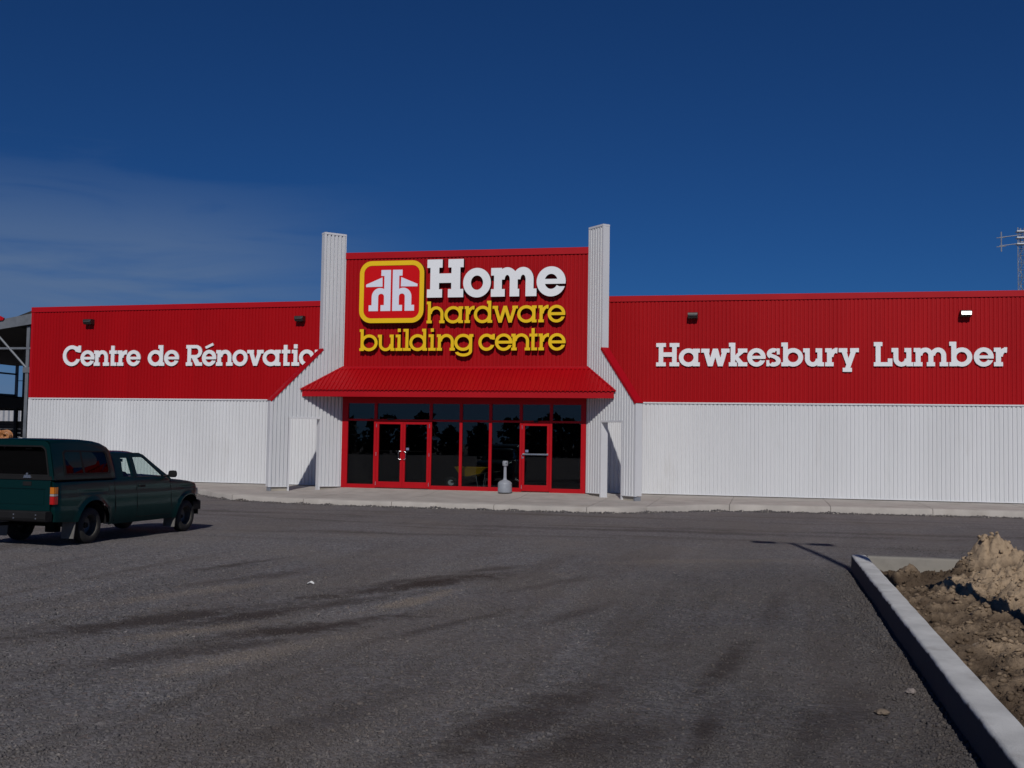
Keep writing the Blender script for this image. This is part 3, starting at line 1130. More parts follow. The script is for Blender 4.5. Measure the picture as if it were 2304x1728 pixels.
        sw = s * .92
        ru = (X / 2 + ov + sw * .5) / 2
        P += ring(w * .5, X + ov - ru, w * .47, ru, sw * 1.05, sw, 60, 232, 20)
        P += ring(w * .5, ru - ov, w * .50, ru, sw * 1.05, sw, -125, 58, 20)
        P.append([(w * .10, X * .56), (w * .30, X * .50), (w * .62, X * .40), (w * .90, X * .46), (w * .70, X * .60), (w * .30, X * .72)])
        P.append(rect(w * .93 - s * .62, X * .66, w * .93, X))
        P.append([(w * .55, X), (w * .93 - s * .3, X * .72), (w * .93 - s * .3, X * .86), (w * .66, X * 1.0)])
        P.append(rect(0, 0, s * .62, X * .34))
        P.append([(s * .3, X * .28), (w * .45, 0), (w * .33, 0), (s * .3, X * .14)])
    elif c == 'H':
        sw = w * .42
        st = (sw - s) / 2
        for xa in (0, w - sw):
            P.append(rect(xa + st, 0, xa + st + s, A))
            P.append(rect(xa, 0, xa + sw, t))
            P.append(rect(xa, A - t, xa + sw, A))
        P.append(rect(sw / 2, A * .505 - t * .57, w - sw / 2, A * .505 + t * .57))
    elif c == 'L':
        P.append(rect(o, 0, o + s, A))
        P.append(rect(0, A - t, 2 * o + s, A))
        P.append(rect(0, 0, w, t))
        P.append(rect(w - s * .95, 0, w, A * .32))
    elif c == 'R':
        P.append(rect(o, 0, o + s, A))
        P.append(rect(0, A - t, o + s, A))
        P.append(rect(0, 0, 2 * o + s, t))
        yb, yt = A * .37, A
        P.append(rect(o, yt - t * .95, w * .62, yt))
        P.append(rect(o, yb, w * .62, yb + t * .9))
        P += ring(w * .60, (yt + yb) / 2, w * .38, (yt - yb) / 2, s, t * .93, -90, 90, 18)
        P.append([(o + s, yb + t * .6), (o + s + .30 * w, yb + t * .6), (w * .93, 0), (w * .60, 0)])
        P.append(rect(w * .66, 0, w, t))
    return P


def lettering(label, items, base, A, X, s, t, depth, mats, group, gap=.006, y=0):
    x0 = min(a for _, a, _ in items)
    x1 = max(b for _, _, b in items)
    r = thing('lettering', label, 'lettering', ((x0 + x1) / 2, y, base), 0, group)
    for c, a, b in items:
        mb = MB()
        T = frame((a - (x0 + x1) / 2, 0, 0), (1, 0, 0), (0, 0, 1), (0, -1, 0))
        extrude(mb, glyph(c, b - a, A, X, s * (.87 if s > .25 and c.islower() else 1), t * (.9 if s > .25 and c.islower() else 1)), [], gap, depth, T, 0, 1)
        mb.build('letter', mats, r, merge=False)
    return r


def wing(items):
    return [(c, CAM.x + (a - CAM.x) * KW, CAM.x + (b - CAM.x) * KW) for c, a, b in items]


def wingz(z):
    return CAM.z + (z - CAM.z) * KW


GL = 'raised letters on the red walls'
w1 = [('C', -14.913, -14.19), ('e', -14.195, -13.631), ('n', -13.655, -13.04), ('t', -13.04, -12.739), ('r', -12.715, -12.344), ('e', -12.356, -11.797), ('d', -11.513, -10.865), ('e', -10.872, -10.296),
      ('R', -10.025, -9.4), ('é', -9.412, -8.868), ('n', -8.872, -8.239), ('o', -8.251, -7.682), ('v', -7.699, -7.086), ('a', -7.118, -6.45), ('t', -6.414, -6.101), ('i', -6.046, -5.763), ('o', -5.775, -5.211), ('n', -5.199, -4.593)]
lettering('white raised letters on the left red wall, the line cut off by the pylon', wing(w1), wingz(4.15), .728 * KW, .548 * KW, .148, .130, .055, [LETW, LETWB], GL, y=YW)
w2 = [('H', 6.377, 7.103), ('a', 7.091, 7.744), ('w', 7.786, 8.657), ('k', 8.637, 9.201), ('e', 9.2, 9.757), ('s', 9.779, 10.21), ('b', 10.227, 10.879), ('u', 10.879, 11.498), ('r', 11.531, 11.887), ('y', 11.928, 12.519),
      ('L', 12.952, 13.489), ('u', 13.463, 14.084), ('m', 14.098, 15.073), ('b', 15.106, 15.747), ('e', 15.789, 16.342), ('r', 16.347, 16.705)]
lettering('two words of white raised letters on the right red wall, between the wall lights', wing(w2), wingz(4.133), .735 * KW, .552 * KW, .152, .132, .055, [LETW, LETWB], GL, y=YW)
w3 = [('H', -1.21, 0.04), ('o', 0.033, 0.974), ('m', 0.979, 2.504), ('e', 2.504, 3.463)]
lettering('biggest and boldest word, thick white letters at the top of the entrance sign', w3, 6.405, 1.27, .945, .305, .275, .19, [LETW, SHADERET], GL, .012)
w4 = [('h', -1.204, -0.582), ('a', -0.591, 0.049), ('r', 0.103, 0.428), ('d', 0.417, 1.04), ('w', 1.045, 1.898), ('a', 1.875, 2.521), ('r', 2.577, 2.904), ('e', 2.886, 3.463)]
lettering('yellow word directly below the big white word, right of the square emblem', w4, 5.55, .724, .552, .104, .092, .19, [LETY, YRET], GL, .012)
w5 = [('b', -3.542, -2.899), ('u', -2.894, -2.297), ('i', -2.269, -2.023), ('l', -2.004, -1.735), ('d', -1.789, -1.166), ('i', -1.124, -0.867), ('n', -0.836, -0.209), ('g', -0.236, 0.416),
      ('c', 0.587, 1.139), ('e', 1.147, 1.728), ('n', 1.693, 2.324), ('t', 2.292, 2.56), ('r', 2.595, 2.933), ('e', 2.917, 3.485)]
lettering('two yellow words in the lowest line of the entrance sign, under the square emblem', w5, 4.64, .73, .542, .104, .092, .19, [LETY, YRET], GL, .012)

# the square emblem
lg = thing('emblem_sign', 'square red emblem sign with yellow border and two mirrored white letters under a roof shape', 'emblem sign', (-2.432, 0, 5.57))
TL = frame((0, 0, -5.57), (1, 0, 0), (0, 0, 1), (0, -1, 0))


def rrect(hw, z0, z1, r, n=9):
    out = []
    for cx, cz, a0 in ((hw - r, z1 - r, 0), (-hw + r, z1 - r, 90), (-hw + r, z0 + r, 180), (hw - r, z0 + r, 270)):
        out += [(cx + r * cos(radians(a0 + 90 * k / n)), cz + r * sin(radians(a0 + 90 * k / n))) for k in range(n + 1)]
    return out


mb = MB()
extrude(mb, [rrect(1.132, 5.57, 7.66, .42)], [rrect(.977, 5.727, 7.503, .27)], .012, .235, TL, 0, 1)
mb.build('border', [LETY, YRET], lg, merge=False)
mb = MB()
extrude(mb, [rrect(.976, 5.728, 7.502, .27)], [], .012, .222, TL)
mb.build('panel', LOGORED, lg, merge=False)
for sg in (-1, 1):
    P = [rect(.033, 5.972, .262, 7.352), rect(.033, 7.152, .372, 7.352), rect(.033, 5.972, .378, 6.170), rect(.468, 5.972, .798, 6.168), rect(.468, 6.0, .698, 6.46)]
    # arch of the letter
    n = 16
    for k in range(n):
        a, b = radians(180 * k / n), radians(180 * (k + 1) / n)
        oc, orx, orz = (.405, 6.445), .293, .303
        ic, irx, irz = (.365, 6.455), .103, .098
        P.append([(oc[0] + orx * cos(a), oc[1] + orz * sin(a)), (oc[0] + orx * cos(b), oc[1] + orz * sin(b)), (ic[0] + irx * cos(b), ic[1] + irz * sin(b)), (ic[0] + irx * cos(a), ic[1] + irz * sin(a))])
    if sg < 0:
        P = [[(-x, z) for x, z in q] for q in P]
    mb = MB()
    extrude(mb, P, [], .223, .232, TL)
    mb.build('emblem_letter', LOGOW, lg, merge=False)
    Q = [(.328, 7.105), (.322, 6.79), (.902, 6.785), (.905, 6.868)]
    mb = MB()
    extrude(mb, [[(sg * x, z) for x, z in Q]], [], .223, .232, TL)
    mb.build('emblem_roof', LOGOW, lg, merge=False)

# ---------------------------------------------------------------- wall lights
WLG = 'wall lights on the red walls'


def wall_light(x, z, label, emissive=False):
    r = thing('wall_light', label, 'wall light', (CAM.x + (x - CAM.x) * KW, YW, wingz(z)), 0, WLG)
    mb = MB()
    prof = [(0.0, .105), (.14, .11), (.27, .085), (.285, .02), (.27, -.035), (.22, -.10), (0.0, -.105)]
    T = lambda p: Vector((p[2], -p[0], p[1]))
    extrude(mb, [prof], [], -.165, .165, T)
    mb.build('housing', DARKBR, r, bevel=.008)
    mb = MB()
    if emissive:
        mb.box((-.145, -.297, -.045), (.150, -.283, .055))
    else:
        mb.box((-.14, -.289, -.028), (.14, -.272, .02))
    mb.build('lens', LAMPEMIT if emissive else LAMPOFF, r, bevel=.006)
    if not emissive:
        mb = MB()
        mb.tube([(.115, -.286, .03), (.115, -.294, .03)], .012, 8)
        mb.build('photocell', CHROME, r)


wall_light(-13.86, 5.72, 'unlit dark wall light nearest the far left end of the store')
wall_light(-5.745, 5.755, 'unlit dark wall light on the left red wall beside the pylon')
wall_light(7.52, 5.725, 'unlit dark wall light on the right red wall above the letters')
wall_light(15.56, 5.70, 'lit wall light glowing white on the right red wall', True)

# ---------------------------------------------------------------- ash receptacle
ash = thing('ash_receptacle', 'grey plastic smokers receptacle with a round base and slim neck before the glass front', 'ashtray', (1.66, -.62, slab_z(-.62, 1.66)))
mb = MB()
mb.lathe([(.0, .012), (.205, .012), (.222, .03), (.228, .06), (.226, .30), (.215, .335), (.16, .385), (.10, .41), (.066, .43), (.056, .455), (.05, .50), (.046, .84), (.048, .87)], n=32)
mb.build('base', GREYPL, ash)
mb = MB()
mb.lathe([(.05, .862), (.078, .868), (.088, .885), (.09, .99), (.084, 1.015), (.06, 1.03), (.0, 1.034)], n=28)
hd = mb.build('head', GREYPL, ash)
mb = MB()
d = Vector((.52, -.85, 0)).normalized()
mb.tube([d * .082 + Vector((0, 0, .955)), d * .094 + Vector((0, 0, .955))], .019, 14)
mb.build('opening', BLACK, hd)
mb = MB()
mb.lathe([(.0, .0), (.208, .0), (.212, .012), (.0, .0125)], n=28)
mb.build('foot', BLACK, ash)
mb = MB()
mb.box((.205, -.035, .25), (.235, .035, .30))
mb.build('latch', DARKBR, ash, bevel=.006)

# ---------------------------------------------------------------- wheelbarrow behind the glass
YEL = mat('yellow tray paint', (0.85, 0.48, 0.02), 0.4, var=0.1)
RUB = mat('black rubber', (0.016, 0.016, 0.017), 0.75, var=0.2, vscale=8)
wb = thing('wheelbarrow', 'yellow wheelbarrow standing inside the store behind the glass', 'wheelbarrow', (.0, 1.35, .06), radians(8))
mb = MB()
rows = []
for (z, xa, xb, hw) in ((.42, -.28, .22, .20), (.48, -.34, .30, .25), (.72, -.52, .52, .34), (.735, -.54, .54, .355), (.72, -.51, .51, .33), (.48, -.32, .29, .24)):
    rows.append([(xa, -hw, z), (xb, -hw, z), (xb + .04, 0, z), (xb, hw, z), (xa, hw, z), (xa - .05, 0, z)])
mb.grid(rows, 0, True, True)
mb.face(rows[0])
mb.face(rows[-1])
mb.build('tray', YEL, wb)
for sg in (-1, 1):
    mb = MB()
    mb.tube([(-.68, sg * .05, .22), (-.1, sg * .22, .40), (.55, sg * .28, .56), (.98, sg * .30, .60)], .018, 8)
    mb.build('handle', WOOD, wb)
    mb = MB()
    mb.tube([(.20, sg * .24, .46), (.28, sg * .24, .01), (.44, sg * .25, .01), (.52, sg * .27, .54)], .014, 8)
    mb.build('leg', GALV, wb)
mb = MB()
Tw = lambda p: Vector((-.68 + p[0], p[2], .20 + p[1]))
mb.lathe([(.10, -.04), (.17, -.045), (.198, -.02), (.20, 0), (.198, .02), (.17, .045), (.10, .04)], Tw, 24)
wh = mb.build('wheel', RUB, wb)
mb = MB()
mb.lathe([(.0, -.03), (.105, -.025), (.105, .025), (.0, .03)], Tw, 20)
mb.build('rim', LETW, wh)

# ---------------------------------------------------------------- pickup truck
PAINT = bpy.data.materials.new('dark teal metallic paint')
PAINT.use_nodes = True
p = PAINT.node_tree.nodes['Principled BSDF']
p.inputs['Base Color'].default_value = (0.0025, 0.058, 0.056, 1)
p.inputs['Metallic'].default_value = 0.80
p.inputs['Roughness'].default_value = 0.42
p.inputs['Coat Weight'].default_value = 0.3
p.inputs['Coat Roughness'].default_value = 0.08
t = PAINT.node_tree
tc = N(t, 'ShaderNodeTexCoord')
nn = N(t, 'ShaderNodeTexNoise', i_Scale=5.0, i_Detail=6.0, i_Roughness=0.7)
t.links.new(tc.outputs['Object'], nn.inputs['Vector'])
sz = N(t, 'ShaderNodeSeparateXYZ')
t.links.new(tc.outputs['Object'], sz.inputs[0])
dd = smooth(t, math_node(t, 'ADD', sz.outputs[2], math_node(t, 'MULTIPLY', nn.outputs[0], .35)), 0.95, 0.45)
t.links.new(mixc(t, math_node(t, 'MULTIPLY', dd, .12), (0.0004, 0.045, 0.044), (0.035, 0.033, 0.03)), p.inputs['Base Color'])
t.links.new(math_node(t, 'ADD', math_node(t, 'MULTIPLY', dd, .3), .40), p.inputs['Roughness'])
t.links.new(math_node(t, 'SUBTRACT', .3, math_node(t, 'MULTIPLY', dd, .25)), p.inputs['Coat Weight'])
BLKPL = mat('black trim plastic', (0.010, 0.010, 0.011), 0.7, spec=0.2, var=0.2)
RINGM = mat('dull wheel trim', (0.30, 0.29, 0.28), .4, metal=.8, var=.2)
STEELD = mat('dirty steel wheel', (0.16, 0.15, 0.14), 0.5, metal=0.5, var=0.3, vscale=12)
TYRE = mat('tyre rubber', (0.024, 0.023, 0.022), 0.85, var=0.3, vscale=10)
TLRED = mat('red lens', (0.42, 0.006, 0.006), 0.2, coat=0.6)
TLAMB = mat('amber lens', (0.55, 0.16, 0.01), 0.2, coat=0.6)
TLWHT = mat('clear lens', (0.35, 0.33, 0.32), 0.2, coat=0.6)
FLAP = mat('mud flap rubber', (0.13, 0.125, 0.12), 0.8, var=0.2, vscale=8)
SEAT = mat('dark red seat cloth', (0.10, 0.012, 0.012), 0.9, var=0.2)

HEAD = radians(3.2)
TRX = -1.805 - 0.0
tk = thing('pickup_truck', 'dark green pickup truck with a matching bed topper, parked at the left edge', 'pickup truck',
           (-1.805, -17.60, LOT), 0)
# local frame: X forward, Y left, Z up; origin on the ground under the outer face of the right rear tyre
tk.rotation_euler = (0, 0, pi / 2 - HEAD)
HWB = 0.845          # half width of body
CY = 0.80            # local y of the centre line (the tyre face is a little inside the flank)
WBASE = 3.00
RW = 0.315


def tk_bot(x):
    z = 0.30
    if x < -.35:
        z = 0.40 + .05 * (-.35 - x)
    for xc in (0.0, WBASE):
        R_ = 0.43
        dx = x - xc
        if abs(dx) < R_:
            z = max(z, RW + sqrt(R_ * R_ - dx * dx) + (.02 if xc == 0 else .0))
    if x > WBASE + .40:
        z = max(z, .40)
    return z


def tk_top(x):
    if x < 2.30:
        return 1.13
    t_ = (x - 2.30) / 1.22
    return 1.075 - .13 * t_ ** 1.6 - .06 * max(0, t_ - .9) * 6


def tk_half(x, z):
    h = HWB
    h -= .055 * max(0, (z - .80) / .35) ** 1.5           # shoulders roll in
    h -= .05 * max(0, (.52 - z) / .22) ** 1.6            # tuck under
    h -= .012 * math.exp(-((z - .905) / .022) ** 2)      # pressed swage line
    h += .010 * math.exp(-((z - .60) / .03) ** 2)        # rub strip
    for xc in (0.0, WBASE):
        r = hypot(x - xc, z - RW)
        h += .030 * math.exp(-((r - .44) / .055) ** 2) * (1 if z > RW - .1 else 0)
    if x > 3.05:
        h -= .20 * ((x - 3.05) / .5) ** 2.2
    if x < -.85:
        h -= .03 * ((-.85 - x) / .13) ** 2
    return h


xsn = sorted(set([round(-.985 + .05 * k, 3) for k in range(91)] + [round(xc + .43 * cos(pi * k / 28), 4) for xc in (0, WBASE) for k in range(29)] + [3.50, 3.52]))
xsn = [x for x in xsn if x <= 3.521]
rows = []
for x in xsn:
    zb, zt = tk_bot(x), tk_top(x)
    sec = []
    n = 14
    for k in range(n + 1):
        z = zb + (zt - .05 - zb) * k / n
        sec.append((x, CY - tk_half(x, z), z))
    ht = tk_half(x, zt - .05)
    for a in (30, 60, 90):
        sec.append((x, CY - ht + .07 * (1 - cos(radians(a))), zt - .05 + .05 * sin(radians(a))))
    for yy in (.5, .2, -.2, -.5):
        sec.append((x, CY - (ht - .07) * yy / .6, zt + (.03 * (1 - (yy / .6) ** 2) if x > 2.2 else 0)))
    sec = sec + [(q[0], 2 * CY - q[1], q[2]) for q in reversed(sec[:n + 4])]
    rows.append(sec)
mb = MB()
mb.grid(rows, 0, True)
mb.face(rows[0])
mb.face(rows[-1])
body = mb.build('body', PAINT, tk, sharp=38)
# underbody and wheel housings
mb = MB()
mb.box((.46, CY - .74, .33), (WBASE - .46, CY + .74, .50))
mb.box((-.95, CY - .70, .46), (-.45, CY + .70, .62))
mb.box((-.5, CY - .45, .40), (.5, CY + .45, .95))
mb.box((WBASE - .5, CY - .45, .40), (WBASE + .45, CY + .45, .9))
mb.tube([(0, CY - .70, RW), (0, CY + .70, RW)], .05, 10)
mb.tube([(WBASE, CY - .70, RW - .02), (WBASE, CY + .70, RW - .02)], .035, 10)
mb.tube([(0, CY, RW - .14), (0, CY, RW + .14)], .13, 12)
mb.tube([(-.9, CY + .35, .36), (.3, CY + .30, .34), (1.6, CY + .2, .34)], .03, 8)
for xc in (0.0, WBASE):
    for sg in (-1, 1):
        rr = [[(xc + .42 * cos(a), CY + sg * yy, RW + .01 + .42 * sin(a)) for a in [pi * k / 16 for k in range(17)]] for yy in (.80, .45)]
        mb.grid(rr, 0, True)
mb.build('underbody', BLKPL, tk)


def wheel_at(x, sgn):
    # sgn -1: right side of the truck
    y_out = CY + sgn * .795
    T = lambda p: Vector((x + p[0], y_out - sgn * (.10 - p[2]) + 0, RW + p[1]))
    mb = MB()
    prof = [(.185, -.085), (.20, -.098), (.245, -.102), (.285, -.090), (.308, -.070), (.315, -.03), (.315, .03), (.308, .070), (.285, .090), (.245, .102), (.20, .098), (.185, .085)]
    prof = [(r, d * sgn) for r, d in prof]
    mb.lathe(prof, T, 40)
    w = mb.build('wheel', TYRE, tk)
    mb = MB()
    prof = [(.190, .082), (.178, .088), (.165, .06), (.14, .035), (.115, .055), (.08, .070), (.055, .072), (.05, .098), (.0, .102)]
    mb.lathe([(r, d * sgn) for r, d in prof], T, 32)
    mb.lathe([(r, d * sgn) for r, d in ((.19, .08), (.19, -.08))], T, 32)
    rim = mb.build('rim', STEELD, w)
    mb = MB()
    mb.lathe([(r, d * sgn) for r, d in ((.192, .083), (.186, .094), (.172, .092), (.166, .080))], T, 40)
    mb.build('trim_ring', RINGM, w)
    mb = MB()
    for k in range(6):
        a = 2 * pi * k / 6
        c = Vector((.095 * cos(a), .095 * sin(a), .065 * sgn))
        mb.tube([T(c), T(c + Vector((0, 0, .022 * sgn)))], .011, 6)
    mb.each('wheel_nut', CHROME, w)
    return w


for x in (0, WBASE):
    for sgn in (-1, 1):
        wheel_at(x, sgn)
for x in (0, WBASE):
    for sg in (-1, 1):
        mb = MB()
        y0 = CY + sg * .69
        xb = x - (.46 if x == 0 else .43)
        pts = [(xb + .03, .46), (xb - .02, .12), (xb - .035, .12), (xb + .012, .46)]
        extrude(mb, [pts], [], -.13, .13, lambda p: Vector((p[0], y0 + p[2], p[1])))
        mb.build('mud_flap', FLAP, tk)

# cab: panels with real window openings
ZB, ZR = 1.10, 1.565
TUM = .17            # how far the roof edge sits inside the belt


def side_y(z):
    return HWB - .055 - TUM * max(0, (z - ZB)) / (ZR - ZB) - .01


cab_pts = [(.66, ZB - .02), (2.45, ZB - .04), (2.40, ZB + .0), (1.70, ZR - .02), (1.60, ZR + .02), (.72, ZR + .02)]
door_win = [(1.36, ZB + .045), (2.17, ZB + .03), (2.11, ZB + .075), (1.69, ZR - .065), (1.36, ZR - .065)]
qtr_win = [(.93, ZB + .05), (1.20, ZB + .05), (1.20, ZR - .075), (.98, ZR - .075)]
mb = MB()
for sg in (-1, 1):
    T = lambda p: Vector((p[0], CY + sg * (side_y(p[1]) - .03 + p[2]), p[1]))
    extrude(mb, [cab_pts], [door_win, qtr_win], 0, .03, T)
sides = mb
# roof
mb = MB()
rows = []
for x, dz, dw in ((.655, -.10, .02), (.68, -.02, .0), (.75, .035, .0), (1.10, .05, .0), (1.45, .045, .0), (1.62, .02, .0), (1.70, -.01, .01), (1.74, -.04, .02)):
    hw = side_y(ZR) + .0 - dw
    row = []
    for k in range(17):
        u = -1 + k / 8
        row.append((x, CY + hw * u, ZR + .012 + dz * 1.0 - .055 * abs(u) ** 5))
    rows.append(row)
mb.grid(rows, 0, True)
cab = mb.build('cab', PAINT, tk)
sides.each('cab_side', PAINT, cab)
# rear wall and windscreen frame
mb = MB()
T = lambda p: Vector((.67 + .05 * (p[1] - ZB) / (ZR - ZB) - .02 + p[2], CY + p[0] * (side_y(p[1]) / side_y(ZB)), p[1]))
hb = side_y(ZB) - .02
extrude(mb, [[(-hb, ZB - .05), (hb, ZB - .05), (hb, ZR + .02), (-hb, ZR + .02)]], [[(-hb + .1, ZB + .06), (hb - .1, ZB + .06), (hb - .1, ZR - .07), (-hb + .1, ZR - .07)]], 0, .03, T)
Tws = lambda p: Vector((2.41 - (2.41 - 1.70) * (p[1] - ZB) / (ZR - ZB) + p[2], CY + p[0] * (side_y(p[1]) / side_y(ZB)), p[1]))
extrude(mb, [[(-hb, ZB - .03), (hb, ZB - .03), (hb, ZR - .01), (-hb, ZR - .01)]], [[(-hb + .06, ZB + .02), (hb - .06, ZB + .02), (hb - .06, ZR - .05), (-hb + .06, ZR - .05)]], -.03, .01, Tws)
mb.build('window_frame', PAINT, cab)
mb = MB()
mb.face([Tws((x, z, -.01)) for x, z in ((-hb + .05, ZB + .01), (hb - .05, ZB + .01), (hb - .05, ZR - .04), (-hb + .05, ZR - .04))])
mb.build('windscreen', CARGLASS, cab)
mb = MB()
mb.face([T((x, z, .012)) for x, z in ((-hb + .09, ZB + .05), (hb - .09, ZB + .05), (hb - .09, ZR - .06), (-hb + .09, ZR - .06))])
mb.build('rear_window', CARGLASS, cab)
for nm, poly in (('door_window', door_win), ('quarter_window', qtr_win)):
    for sg in (-1, 1):
        mb = MB()
        mb.face([Vector((x, CY + sg * (side_y(z) - .014), z)) for x, z in poly])
        mb.build(nm, CARGLASS, cab)
# door shut lines, pillars and drip rail
mb = MB()
for sg in (-1, 1):
    def out(x, z, d=.004):
        h = tk_half(x, z) if z < ZB else side_y(z)
        return Vector((x, CY + sg * (h + d), z))
    for xl in (1.26, 2.36):
        mb.tube([out(xl, z, -.001) for z in (.40, .6, .8, .95, 1.05)], .0055, 5, caps=False)
    mb.tube([out(xl2, .395, -.002) for xl2 in (1.26, 1.8, 2.36)], .005, 5, caps=False)
    mb.tube([out(.60, z, -.001) for z in (.36, .6, .8, .95, 1.08)], .008, 5, caps=False)
    mb.tube([out(1.28, z, .001) for z in (ZB + .02, ZR - .04)], .006, 5)
mb.build('shut_line', BLKPL, tk)
mb = MB()
for sg in (-1, 1):
    mb.box((1.33, CY + sg * (tk_half(1.4, .96) + .008) - .012, .945), (1.50, CY + sg * (tk_half(1.4, .96) + .008) + .012, .985))
mb.each('door_handle', BLKPL, tk, bevel=.005)
mb = MB()
for sg in (-1, 1):
    mb.tube([(2.18, CY + sg * (side_y(ZB) + .0), ZB + .03), (2.22, CY + sg * (side_y(ZB) + .10), ZB + .05)], .018, 8)
    c = Vector((2.24, CY + sg * (side_y(ZB) + .16), ZB + .075))
    rows = []
    for (dx, f) in ((-.02, .92), (-.018, 1), (.02, 1), (.05, .8), (.065, .45)):
        rows.append([(c.x + dx, c.y + .085 * f * (abs(cos(a)) ** .6) * (1 if cos(a) > 0 else -1), c.z + .068 * f * (abs(sin(a)) ** .6) * (1 if sin(a) > 0 else -1)) for a in [2 * pi * k / 20 for k in range(20)]])
    mb.grid(rows, 0, True, True)
    mb.face(rows[0])
    mb.face(rows[-1])
mb.build('mirror', BLKPL, tk)
# seats, wheel, dash
mb = MB()
for yy in (-.34, .34):
    rows = []
    for (z, xx, th, hw) in ((.75, 1.35, .10, .25), (1.10, 1.28, .09, .25), (1.22, 1.24, .07, .20), (1.24, 1.235, .045, .13), (1.40, 1.215, .045, .13), (1.44, 1.21, .02, .10)):
        rows.append([(xx - th, CY + yy - hw, z), (xx + th, CY + yy - hw, z), (xx + th, CY + yy + hw, z), (xx - th, CY + yy + hw, z)])
    mb.grid(rows, 0, True, True)
    mb.face(rows[-1])
mb.build('seat', SEAT, cab)
mb = MB()
mb.box((2.02, CY - .66, .8), (2.40, CY + .66, 1.13))
mb.tube([(1.92 + .10 * cos(a) * .55, CY + .34 + .19 * sin(a), 1.14 + .19 * cos(a) * .85) for a in [2 * pi * k / 24 for k in range(25)]], .014, 6)
mb.tube([(1.92, CY + .34, 1.14), (2.1, CY + .34, 1.05)], .02, 6)
mb.tube([(1.78, CY, 1.50), (1.83, CY, 1.44)], .008, 6)
mb.box((1.76, CY - .11, 1.40), (1.80, CY + .11, 1.46))
mb.build('dashboard', BLKPL, cab)

# topper
mb = MB()
rows = []
tp = [(-1.005, 1.795), (-.99, 1.81), (-.60, 1.825), (-.2, 1.825), (.15, 1.80), (.36, 1.765), (.52, 1.71), (.60, 1.66), (.635, 1.58)]


def top_sec(x, zt, inset=0.0):
    sec = []
    hb_, ht_ = HWB - .045 - inset, HWB - .155 - inset
    zb_ = 1.135
    rr = .075
    pts = []
    for k in range(8):
        f = k / 7
        z = zb_ + (zt - rr - zb_) * f
        pts.append((hb_ + (ht_ - hb_) * f ** 1.3, z))
    for a in (15, 35, 55, 75, 90):
        pts.append((ht_ - rr + rr * cos(radians(a)), zt - rr + rr * sin(radians(a))))
    for u in (.6, .3, 0):
        pts.append(((ht_ - rr) * u, zt + .012 * (1 - u * u)))
    return [(x, CY - h, z) for h, z in pts] + [(x, CY + h, z) for h, z in reversed(pts[:-1])]


for (x, zt) in tp:
    rows.append(top_sec(x, zt))
mb.grid(rows, 0, True)
mb.face(rows[-1])
tpr = mb.build('topper', PAINT, tk, sharp=45)


def tside(x, z):
    zt = 1.80
    f = min(1, max(0, (z - 1.135) / (zt - .10 - 1.135)))
    return HWB - .045 + (-.11) * f ** 1.3


mb = MB()
# rear frame with hatch opening
T = lambda p: Vector((-1.004 - p[2], CY + p[0] * (tside(-1, p[1]) / tside(-1, 1.14)), p[1]))
ho = tside(-1, 1.14)
outer = [(-ho, 1.137), (ho, 1.137), (ho, 1.66), (ho * .985, 1.73), (ho * .93, 1.775), (ho * .85, 1.792), (0, 1.806), (-ho * .85, 1.792), (-ho * .93, 1.775), (-ho * .985, 1.73), (-ho, 1.66)]
hole = [(-ho + .085, 1.20), (ho - .085, 1.20), (ho - .085, 1.64), (ho - .12, 1.69), (ho - .17, 1.715), (-ho + .17, 1.715), (-ho + .12, 1.69), (-ho + .085, 1.64)]
extrude(mb, [outer], [hole], -.02, .012, T)
mb.build('rear_frame', PAINT, tpr, merge=False)
mb = MB()
h2 = [(x * .99, 1.457 + (z - 1.457) * .985) for x, z in hole]
extrude(mb, [hole], [[(x * .955, 1.457 + (z - 1.457) * .90) for x, z in hole]], -.005, .018, T)
extrude(mb, [[(-ho + .04, 1.136), (ho - .04, 1.136), (ho - .04, 1.199), (-ho + .04, 1.199)]], [], -.005, .016, T)
hf = mb.build('hatch_frame', BLKPL, tpr, merge=False)
mb = MB()
extrude(mb, [[(x * .955, 1.457 + (z - 1.457) * .90) for x, z in hole]], [], .0, .008, T)
mb.build('hatch_window', TOPGLASS, tpr, merge=False)
mb = MB()
extrude(mb, [[(-.36, 1.165), (-.20, 1.165), (-.22, 1.215), (-.34, 1.215)]], [], .016, .035, T)
mb.tube([T((-.28, 1.235, .018)), T((-.28, 1.235, .04))], .02, 10)
mb.build('hatch_lock', CHROME, tpr)
for sg in (-1, 1):
    T2 = lambda p: Vector((p[0], CY + sg * (tside(p[0], p[1]) + p[2]), p[1]))
    wout = [(-.74, 1.215), (.47, 1.215), (.50, 1.26), (.45, 1.58), (.40, 1.625), (-.68, 1.64), (-.74, 1.60)]
    win = [(-.135 + (x + .135) * .93, 1.425 + (z - 1.425) * .87) for x, z in wout]
    mb = MB()
    # subdivide long edges so that the panel follows the curved flank
    def dens(poly, n=6):
        out_ = []
        for a, b in zip(poly, poly[1:] + poly[:1]):
            out_ += [(a[0] + (b[0] - a[0]) * k / n, a[1] + (b[1] - a[1]) * k / n) for k in range(n)]
        return out_
    extrude(mb, [dens(wout)], [dens(win)], -.004, .014, T2)
    extrude(mb, [[(-.25, 1.23), (-.205, 1.23), (-.25, 1.62), (-.295, 1.62)]], [], .002, .013, T2)
    fr_ = mb.build('window_frame', BLKPL, tpr, merge=False)
    mb = MB()
    extrude(mb, [dens(win)], [], .001, .006, T2)
    mb.build('side_window', TOPGLASS, tpr, merge=False)
mb = MB()
for sg in (-1, 1):
    mb.tube([(x, CY + sg * (HWB - .038), 1.137) for x in (-.98, -.4, .2, .62)], .010, 6)
mb.each('seal', BLKPL, tpr)

